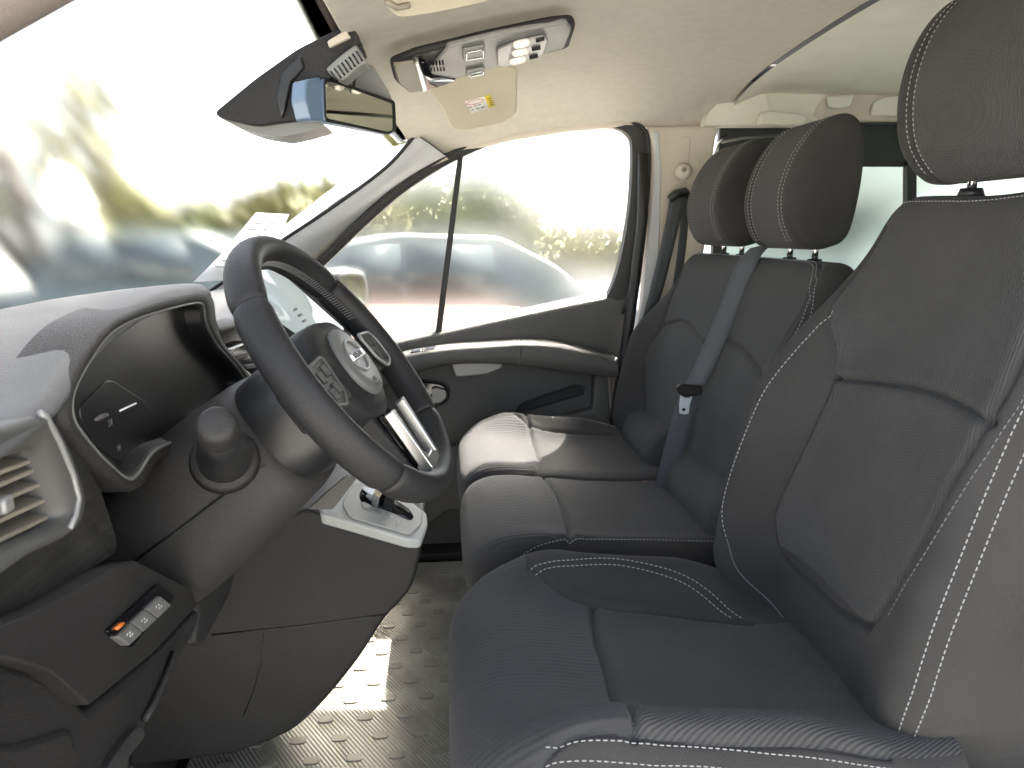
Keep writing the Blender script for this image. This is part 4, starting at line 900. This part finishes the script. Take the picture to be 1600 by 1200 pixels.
# ------------------------------------------------------------------ roof fittings
oc = thing('overhead_console', 'grey roof console with reading lamps and switches above the windscreen', 'roof console', (.08, 1.32, 1.3))
OP0 = V3((.08, 1.32, 1.292)); ON = V3((.20, -.16, -.96)).normalized()
def op(x, y, d=0.0): return Ppl(x, y, OP0+ON*d, ON)
slab('console_rim', rounded([op(*p) for p in [(610, 100), (650, 84), (760, 57), (860, 36), (896, 32), (900, 42), (889, 76), (780, 104), (690, 130), (640, 146), (617, 128)]], .012), -ON*.013, 'plastic', oc, bevel=.005)
face = slab('console_face', rounded([op(*p, .004) for p in [(700, 74), (780, 55), (886, 36), (894, 46), (882, 76), (780, 104), (690, 128), (668, 112)]], .008), -ON*.01, 'console_grey', oc, bevel=.003)
slab('microphone_panel', rounded([op(*p, .006) for p in [(615, 104), (650, 98), (668, 142), (640, 146), (622, 130)]], .006), -ON*.01, 'console_tan', oc, bevel=.003)
slab('bright_divider', [op(*p, .010) for p in [(648, 100), (655, 98), (668, 142), (660, 143)]], -ON*.012, 'silver', oc, bevel=.002)
slab('dark_niche', [op(*p, .0062) for p in [(656, 100), (664, 98), (676, 118), (712, 126), (668, 142)]], -ON*.006, 'gloss_black', oc, bevel=0)
for k in range(5): slab('grille_slot', [op(670+k*5, 95-k*.3, .0046), op(672.5+k*5, 94.6-k*.3, .0046), op(675.5+k*5, 111-k*.2, .0046), op(673+k*5, 111.5-k*.2, .0046)], ON*.0006, 'gloss_black', oc, bevel=0)
for (x0, y0, x1, y1) in ((723, 70, 757, 92), (728, 104, 757, 118)):
    b_ = slab('roof_switch', rounded([op(x0, y0+4, .005), op(x1, y0-2, .005), op(x1, y1-4, .005), op(x0, y1, .005)], .004), ON*.004, 'console_grey', oc, bevel=.002)
    tube('switch_rim', [p+ON*.005 for p in rounded([op(x0+5, y0+8, .005), op(x1-3, y0+3, .005), op(x1-3, y1-6, .005), op(x0+5, y1-2, .005)], .004)], .0012, 'chrome', b_, closed=True, seg=6)
lp_ = slab('lamp_panel', rounded([op(*p, .006) for p in [(776, 74), (800, 64), (850, 52), (856, 60), (848, 84), (790, 102), (777, 100)]], .006), ON*.004, 'satin_grey', oc, bevel=.002)
for (x, y) in ((812, 69), (810, 82), (806, 95)):
    c0, c1 = op(x-10, y+2, .012), op(x+16, y-4, .012); tube('lamp_lens', [c0, c0.lerp(c1, .1), c0.lerp(c1, .5), c0.lerp(c1, .9), c1], [.003, .0065, .0072, .0065, .003], 'lamp_lens', lp_, seg=12)
for (x, y) in ((843, 61), (837, 75), (833, 88)):
    c0, c1 = op(x-6, y+1, .010), op(x+7, y-2, .010); tube('lamp_switch', [c0, c1], .0048, 'plastic', lp_, seg=8)
# passenger sun visor with its sticker
vs = thing('passenger_visor', 'beige sun visor folded up beyond the roof console with warning sticker', 'sun visor', (.08, 1.7, 1.26))
VP0, VN = V3((.08, 1.66, 1.262)), V3((.10, -.50, -.86)).normalized()
def vp(x, y, d=0.0): return Ppl(x, y, VP0+VN*d, VN)
slab('visor_pad', rounded([vp(*p) for p in [(668, 140), (690, 170), (706, 203), (728, 206), (790, 192), (808, 178), (809, 110), (740, 105)]], .012), -VN*.016, 'visor', vs, bevel=.006, seg=3)
stk = slab('warning_sticker', [vp(*p, .001) for p in [(726, 159), (766, 148), (774, 166), (737, 177)]], VN*.0004, 'paper', vs, bevel=0, label='white and yellow airbag warning sticker')
slab('sticker_band', [vp(*p, .0016) for p in [(757, 150.5), (766, 148), (774, 166), (764, 169)]], VN*.0003, 'ink_yellow', stk, bevel=0)
tube('sticker_ellipse', [vp(742+13*math.cos(t), 159.5-3.2*math.sin(t)-3*math.cos(t), .0018) for t in np.linspace(0, 2*math.pi, 24, endpoint=False)], .0008, 'ink_red', stk, closed=True, seg=4)
for k, (x, y) in enumerate([(735, 167), (742, 165), (749, 163), (738, 171), (746, 169), (754, 167)]): slab('sticker_text', [vp(x-2.5, y+.8, .0016), vp(x+2.2, y-.6, .0016), vp(x+2.5, y+.3, .0016), vp(x-2.2, y+1.7, .0016)], VN*.0003, 'ink', stk, bevel=0)
for k in range(4): slab('sticker_text', [vp(761+k*1.6, 154+k*3.3, .0020), vp(767+k*1.4, 152.2+k*3.3, .0020), vp(767.4+k*1.4, 153.2+k*3.3, .0020), vp(761.4+k*1.6, 155+k*3.3, .0020)], VN*.0002, 'ink', stk, bevel=0)
dv = thing('driver_visor', 'beige sun visor edge at the top of the picture', 'sun visor', (.02, .95, 1.27))
DP0, DN = V3((.02, .95, 1.268)), V3((.10, -.20, -.97)).normalized()
slab('visor_pad', rounded([Ppl(*p, DP0, DN) for p in [(597, -30), (600, 6), (622, 28), (690, 18), (770, 0), (840, -30)]], .012), -DN*.018, 'visor', dv, bevel=.007, seg=3)
tube('visor_clip', [Ppl(603, 2, DP0+DN*.004, DN), Ppl(620, 12, DP0+DN*.004, DN), Ppl(640, 8, DP0+DN*.004, DN)], .004, 'console_tan', dv)
# ------------------------------------------------------------------ rear-view mirror and sensor cover
mc = thing('sensor_cover', 'black camera housing on the windscreen behind the interior mirror', 'housing', (-.25, 1.3, 1.2))
oc_ = [(333, 177), (400, 122), (465, 76), (530, 44), (552, 42), (566, 66), (545, 98), (520, 118), (490, 150), (478, 186), (440, 190), (400, 196), (350, 186)]
A_ = [Py(*p, 1.22) for p in oc_]
slab('cover_shell', rounded(A_, .012), (0, .10, 0), 'plastic', mc, bevel=.012, seg=4, auto=50)
slab('cover_underside', rounded([Py(*p, 1.24) for p in [(336, 180), (400, 196), (480, 184), (512, 196), (470, 208), (440, 214), (400, 208), (370, 198)]], .01), (0, .09, 0), 'console_grey', mc, bevel=.006)
slab('cover_ridge', [Py(*p, 1.214) for p in [(470, 84), (476, 104), (456, 128), (446, 172), (440, 186), (430, 150), (440, 112)]], (0, .01, 0), 'plastic_black', mc, bevel=.004)
slab('cover_tab', [Py(*p, 1.212) for p in [(511, 64), (540, 46), (548, 58), (514, 74)]], (0, .01, 0), 'pillar_trim', mc, bevel=.002)
gr = slab('grille_block', rounded([Py(*p, 1.205) for p in [(508, 108), (530, 88), (556, 68), (576, 98), (560, 104), (536, 126), (520, 120)]], .006), (0, .05, 0), 'console_grey', mc, bevel=.003)
for k in range(9):
    t = k/8; x, y = 515+t*46, 112-t*36; slab('grille_slot', [Py(x, y, 1.2035), Py(x+2.4, y-1.6, 1.2035), Py(x+14-2*t, y+14, 1.2035), Py(x+11.5-2*t, y+15.5, 1.2035)], (0, .0012, 0), 'gloss_black', gr, bevel=0)
slab('mirror_mount', rounded([Py(*p, 1.36) for p in [(540, 122), (580, 98), (612, 150), (600, 165), (520, 140)]], .01), (0, .05, 0), 'console_grey', mc, bevel=.008)
im = thing('interior_mirror', 'rectangular rear-view mirror reflecting the beige lining', 'mirror', (-.14, 1.28, 1.19))
MP0, MN = V3((-.14, 1.27, 1.19)), V3((.83, -.555, .05)).normalized()
def mp_(x, y, d=0.0): return Ppl(x, y, MP0+MN*d, MN)
mo = rounded([mp_(*p) for p in [(504, 122), (520, 124), (616, 158), (618, 204), (606, 211), (560, 200), (506, 190)]], .008)
ms = loft('mirror_shell', [mo, [p-MN*.004 for p in mo], [p.lerp(sum(mo, V3())/len(mo), .06)-MN*.022 for p in mo], [p.lerp(sum(mo, V3())/len(mo), .3)-MN*.034 for p in mo]], 'mirror_blue', im)
slab('mirror_rim', mo, MN*.003, 'plastic_black', im, bevel=.0015)
slab('mirror_glass', rounded([mp_(*p, .0035) for p in [(508, 128), (520, 129), (612, 162), (613, 203), (606, 206), (560, 196), (510, 185)]], .006), MN*.0008, 'mirror', im, bevel=0, smooth=False)
tube('mirror_stem', [mp_(545, 150, -.02), Py(548, 118, 1.26)], .009, 'plastic_black', im)
# side cap of the mirror, reflected sky painted in as its blue
slab('mirror_end', rounded([mp_(*p, -.002) for p in [(478, 124), (502, 120), (508, 190), (484, 187), (476, 155)]], .006), -MN*.03, 'mirror_blue', im, bevel=.006)
# ------------------------------------------------------------------ seat belts
def ribbon(name, pts, wv, m, par, th=.0014):
    P = crom([V3(p) for p in pts], 8); G = []
    W_ = [V3(wv) if isinstance(wv, tuple) else wv(i/(len(P)-1)) for i in range(len(P))]
    for p, wq in zip(P, W_): G.append([p-wq*.5, p-wq*.17, p+wq*.17, p+wq*.5])
    o = gridmesh(name, G, m, par); sm = o.modifiers.new('solid', 'SOLIDIFY'); sm.thickness = th; return o
pb = thing('passenger_belt', 'black shoulder belt hanging on the beige door pillar', 'seat belt', (.60, 2.0, .6))
ribbon('belt_webbing', [Py(1060, 300, 1.99), Py(1048, 360, 1.98), Py(1024, 460, 1.97), Py(1000, 530, 1.97), Py(978, 590, 1.96), Py(968, 612, 1.97)], lambda t: V3((.05*(1-.4*t), .012, .012)), 'belt', pb)
ribbon('belt_webbing', [Py(1072, 300, 2.01), Py(1066, 380, 2.01), Py(1052, 480, 2.01), Py(1040, 560, 2.0)], (.03, .02, 0), 'belt', pb)
tube('belt_guide', [Py(1046, 312, 1.985), Py(1056, 303, 1.98), Py(1070, 300, 1.98), Py(1076, 306, 1.985)], [.011, .013, .013, .010], 'plastic_black', pb, seg=12)
ad = tube('height_adjuster', [Py(1068, 268, 2.03), Py(1067, 269, 1.995), Py(1067, 269, 1.990)], [.024, .022, .014], 'pillar_trim', pb, seg=20)
tube('adjuster_button', [Py(1069, 265, 1.992), Py(1069, 265, 1.986)], [.008, .006], 'console_tan', ad, seg=12)
mb = thing('middle_belt', 'grey belt with white metal tongue lying across the passenger backrest', 'seat belt', (.57, 1.5, .5))
ribbon('belt_webbing', [Py(1190, 384, 1.47), Py(1168, 410, 1.46), Py(1140, 480, 1.455), Py(1108, 555, 1.45), Py(1085, 604, 1.45)], lambda t: V3((.036, -.030, .012)), 'belt', mb)
ribbon('belt_webbing', [Py(1080, 606, 1.46), Py(1060, 680, 1.46), Py(1045, 740, 1.46), Py(1036, 790, 1.47)], lambda t: V3((.044, -.020, .008)), 'belt', mb)
slab('tongue_grip', rounded([Py(*p, 1.44) for p in [(1056, 606), (1066, 600), (1096, 604), (1100, 612), (1090, 620), (1064, 618)]], .006), (0, .014, 0), 'plastic', mb, bevel=.004)
slab('metal_tongue', rounded([Py(*p, 1.437) for p in [(1064, 618), (1070, 622), (1077, 622), (1082, 619), (1078, 632), (1076, 646), (1070, 648), (1062, 646), (1062, 632)]], .002), (0, .003, 0), 'white_metal', mb, bevel=.0008)
slab('tongue_slot', [Py(*p, 1.4355) for p in [(1066, 638), (1071, 638), (1071, 642), (1066, 642)]], (0, .001, 0), 'gloss_black', mb, bevel=0)
bk = thing('belt_buckle', 'black belt buckle with red button between the bench cushions', 'buckle', (.45, 1.55, .45))
b_ = slab('buckle_body', rounded([Py(*p, 1.50) for p in [(1000, 760), (1016, 757), (1022, 790), (1004, 796)]], .006), (0, .03, 0), 'plastic_black', bk, bevel=.005)
slab('release_button', rounded([Py(*p, 1.496) for p in [(1000, 757), (1014, 755), (1015, 761), (1002, 763)]], .002), (0, .02, 0), 'red_plastic', bk, bevel=.002)
# ------------------------------------------------------------------ papers lying under the windscreen
pp = thing('paper_sheet', 'white printed sheet propped against the windscreen behind the wheel', 'paper', (-.60, 1.75, .9))
QP0, QN = V3((-.52, 1.70, .93)), V3((.45, -.60, .65)).normalized()
def qp(x, y, d=0.0): return Ppl(x, y, QP0+QN*d, QN)
sheet = slab('sheet', [qp(*p) for p in [(302, 441), (345, 398), (400, 332), (452, 335), (440, 362), (392, 400), (366, 437)]], QN*.0004, 'paper', pp, bevel=0)
for k in range(9):
    t = k/8; x, y = 405-t*70, 338+t*78
    for j in range(2): slab('print_line', [qp(x+2+22*j, y, .0008), qp(x+18+22*j-5*((k+j) % 2), y+1, .0008), qp(x+17+22*j-5*((k+j) % 2), y+2.4, .0008), qp(x+1+22*j, y+1.4, .0008)], QN*.0002, 'ink', sheet, bevel=0)
# ------------------------------------------------------------------ outside: car park
gz = -.62
struct(gridmesh('ground', [[(x, y, gz) for y in (-40, 0, 40, 120)] for x in (-90, -30, 30, 90)], 'asphalt', smooth=False))
def car(name, label, body, L=4.3, H=1.5, Wd=1.78, van=False):
    t = thing(name, label, 'van' if van else 'car', (0, 0, gz), 'vehicles parked across the car park'); t.location = (0, 0, 0)
    if van: pr = [(-L/2, .35), (-L/2, .75), (-L/2+.05, .95), (-L*.36, 1.12), (-L*.24, H*.97), (-L*.1, H), (L/2-.08, H), (L/2, H*.92), (L/2, .35)]
    else: pr = [(-L/2, .30), (-L/2-.02, .58), (-L/2+.10, .74), (-L*.28, .90), (-L*.14, H*.93), (0, H), (L*.25, H*.98), (L*.40, H*.78), (L/2-.03, .92), (L/2, .60), (L/2-.02, .32)]
    ring = rounded([V3((x, 0, z)) for x, z in pr], .12, 4)
    def sec(y, k): return [V3((p.x*(1-.015*k), y*(1-max(0, (p.z-.85))*.16*(1 if not van else .4)), p.z-(.03*k if p.z > 1 else 0))) for p in ring]
    loft('body', [sec(-Wd/2*a, k) for a, k in ((1, 2.0), (.97, .8), (.85, 0))]+[sec(Wd/2*a, k) for a, k in ((.85, 0), (.97, .8), (1, 2.0))], body, t)
    for s_ in (-1, 1):
        wy = lambda z: s_*(Wd/2*(1-max(0, (z-.85))*.16*(1 if not van else .4))+.004)
        zs0, zs1 = (.95, H*.93) if not van else (1.1, H*.9)
        wins = [[(-L*.20, zs0), (.0, zs0), (.0, zs1), (-L*.10, zs1-.02)], [(.06, zs0), (L*.25, zs0), (L*.22, zs1-.02), (.06, zs1)]] if not van else [[(-L*.30, zs0), (-L*.12, zs0), (-L*.12, zs1), (-L*.23, zs1)]]
        for wn in wins: slab('side_window', [V3((x, wy(z), z)) for x, z in wn], (0, -s_*.01, 0), 'car_glass', t, bevel=0)
        for wx in (-L*.31, L*.30):
            w_ = tube('wheel', [V3((wx, s_*(Wd/2-.20), .32)), V3((wx, s_*(Wd/2+.005), .32))], .32, 'tyre', t, seg=20)
            tube('rim', [V3((wx, s_*(Wd/2), .32)), V3((wx, s_*(Wd/2+.012), .32))], .2, 'car_silver', w_, seg=14)
    for y in (-.6, .6):
        rbox('headlight', (-L/2+.06, y, .66), (.12, .34, .14), 'car_white', t, bevel=.02); rbox('tail_light', (L/2-.04, y, .8), (.08, .2, .16), 'car_rust', t, bevel=.02)
    slab('windscreen', [V3((pr[3][0]+.08, -Wd*.40, pr[3][1]+.03)), V3((pr[3][0]+.08, Wd*.40, pr[3][1]+.03)), V3((pr[4][0]-.03, Wd*.36, pr[4][1]-.02)), V3((pr[4][0]-.03, -Wd*.36, pr[4][1]-.02))], (-.02, 0, .02), 'car_glass', t, bevel=0)
    return t
def put(t, x, y, ang): t.location = (x, y, gz); t.rotation_euler = (0, 0, math.radians(ang))
put(car('parked_car', 'blue grey car beyond the side window near its divider', 'car_blue', 4.4, 1.62), -.6, 8.2, 12)
put(car('parked_car', 'pale silver car seen at the right of the side window', 'car_silver', 4.3, 1.55), 4.2, 9.4, 8)
put(car('parked_car', 'teal car seen through the windscreen above the instrument hood', 'car_teal', 4.3, 1.66), -4.6, 11.0, 6)
put(car('parked_car', 'rust orange small car in the lower corner of the side window', 'car_rust', 3.6, 1.0), -.4, 5.6, 80)
put(car('parked_car', 'grey hatchback parked farther left in the windscreen', 'car_grey', 4.2, 1.6), -10.6, 14.5, 4)
put(car('parked_van', 'tall white van at the left edge of the windscreen', 'car_white', 4.8, 2.7, 2.0, True), -7.3, 13.6, 118)
put(car('parked_car', 'grey car behind the teal car in the windscreen', 'car_grey', 4.4, 1.68), -4.2, 16.5, 3)
put(car('parked_car', 'turquoise car behind the rear side window', 'car_teal', 4.5, 1.7), 9.4, 9.2, 6)
def tree(name, label, x, y, h, spread, leaves, seed, m='leaf_spring', lsize=.10):
    r = random.Random(seed); t = thing(name, label, 'tree', (x, y, gz), 'trees round the car park'); V, F = [], []; tips = []
    def limb(p, d, L, rad, lev):
        pts = [p]; q = p.copy(); dd = d.copy()
        for k in range(4): dd = (dd+V3((r.uniform(-.2, .2), r.uniform(-.2, .2), r.uniform(-.05, .15)))).normalized(); q = q+dd*L/4; pts.append(q.copy())
        v, f = tube_geo(pts, [rad*(1-.6*k/4) for k in range(5)], 6); b = len(V); V.extend(v); F.extend([[i+b for i in g] for g in f])
        if lev > 0:
            for k in range(5 if lev > 1 else 4):
                u = pts[1+k % 4]; nd = (dd+V3((r.uniform(-1, 1), r.uniform(-1, 1), r.uniform(-.2, .7)))*spread).normalized(); limb(u, nd, L*r.uniform(.5, .75), rad*.5, lev-1)
        else: tips.extend(pts[2:])
    limb(V3((x, y, gz)), V3((0, 0, 1)), h*.5, .12+h*.008, 3)
    mesh('trunk', V, F, 'bark', t)
    V2, F2 = [], []
    for _ in range(leaves):
        c = r.choice(tips)+V3((r.gauss(0, .3), r.gauss(0, .3), r.gauss(0, .25))); a = V3((r.uniform(-1, 1), r.uniform(-1, 1), r.uniform(-1, 1))).normalized()*lsize; b = a.orthogonal().normalized()*lsize*.5; k = len(V2)
        V2 += [c-a, c+b, c+a, c-b]; F2.append([k, k+1, k+2, k+3])
    mesh('crown', V2, F2, m, t, smooth=False)
tree('spring_tree', 'tall sparse tree with grey trunk left in the windscreen', -5.7, 10.7, 7, .9, 700, 3, lsize=.12)
tree('spring_tree', 'budding tree behind the white van in the windscreen', -13.5, 17, 10, .9, 1200, 5)
tree('spring_tree', 'slender tree reflected in the wing mirror', 5.5, 2.75, 5, .9, 9000, 8, lsize=.12)
def bush(label, x, y, h, wd, n, seed, m='leaf'):
    r = random.Random(seed); t = thing('hedge_bush', label, 'bush', (x, y, gz), 'bushes along the far edge'); V2, F2 = [], []
    for _ in range(n):
        u, v, s_ = r.uniform(0, 2*math.pi), r.uniform(-1, 1), r.uniform(.6, 1)**.5
        k0 = 1+.25*math.sin(3*u+seed)+.15*math.sin(7*u+2*v); c = V3((x+math.cos(u)*math.sqrt(1-v*v)*wd*s_*k0, y+math.sin(u)*math.sqrt(1-v*v)*wd*.6*s_, gz+h*.5+v*h*.5*s_*k0))
        a = V3((r.uniform(-1, 1), r.uniform(-1, 1), r.uniform(-1, 1))).normalized()*.30; b = a.orthogonal().normalized()*.18; k = len(V2)
        V2 += [c-a, c+b, c+a, c-b]; F2.append([k, k+1, k+2, k+3])
    mesh('foliage', V2, F2, m, t, smooth=False); tube('stem', [(x, y, gz), (x, y, gz+h*.6)], .06, 'bark', t, seg=6)
labs = ['yellow green bush at the far left of the windscreen', 'dark green bush left of centre in the windscreen', 'round bush above the teal car in the windscreen', 'bush above the steering wheel rim in the windscreen', 'bush beside the windscreen pillar', 'low bush in the front quarter of the side window', 'bush in the middle of the side window', 'bush at the rear of the side window', 'bush behind the rear side window']
for i, lb_ in enumerate(labs):
    bush(lb_, -17+i*4.4, 24+(i % 3)*1.2, 2.9+.5*math.sin(i*2.1)-(.9 if i in (5, 6, 7) else 0), 2.6, 4200, i, 'leaf_spring' if i % 2 else 'leaf')
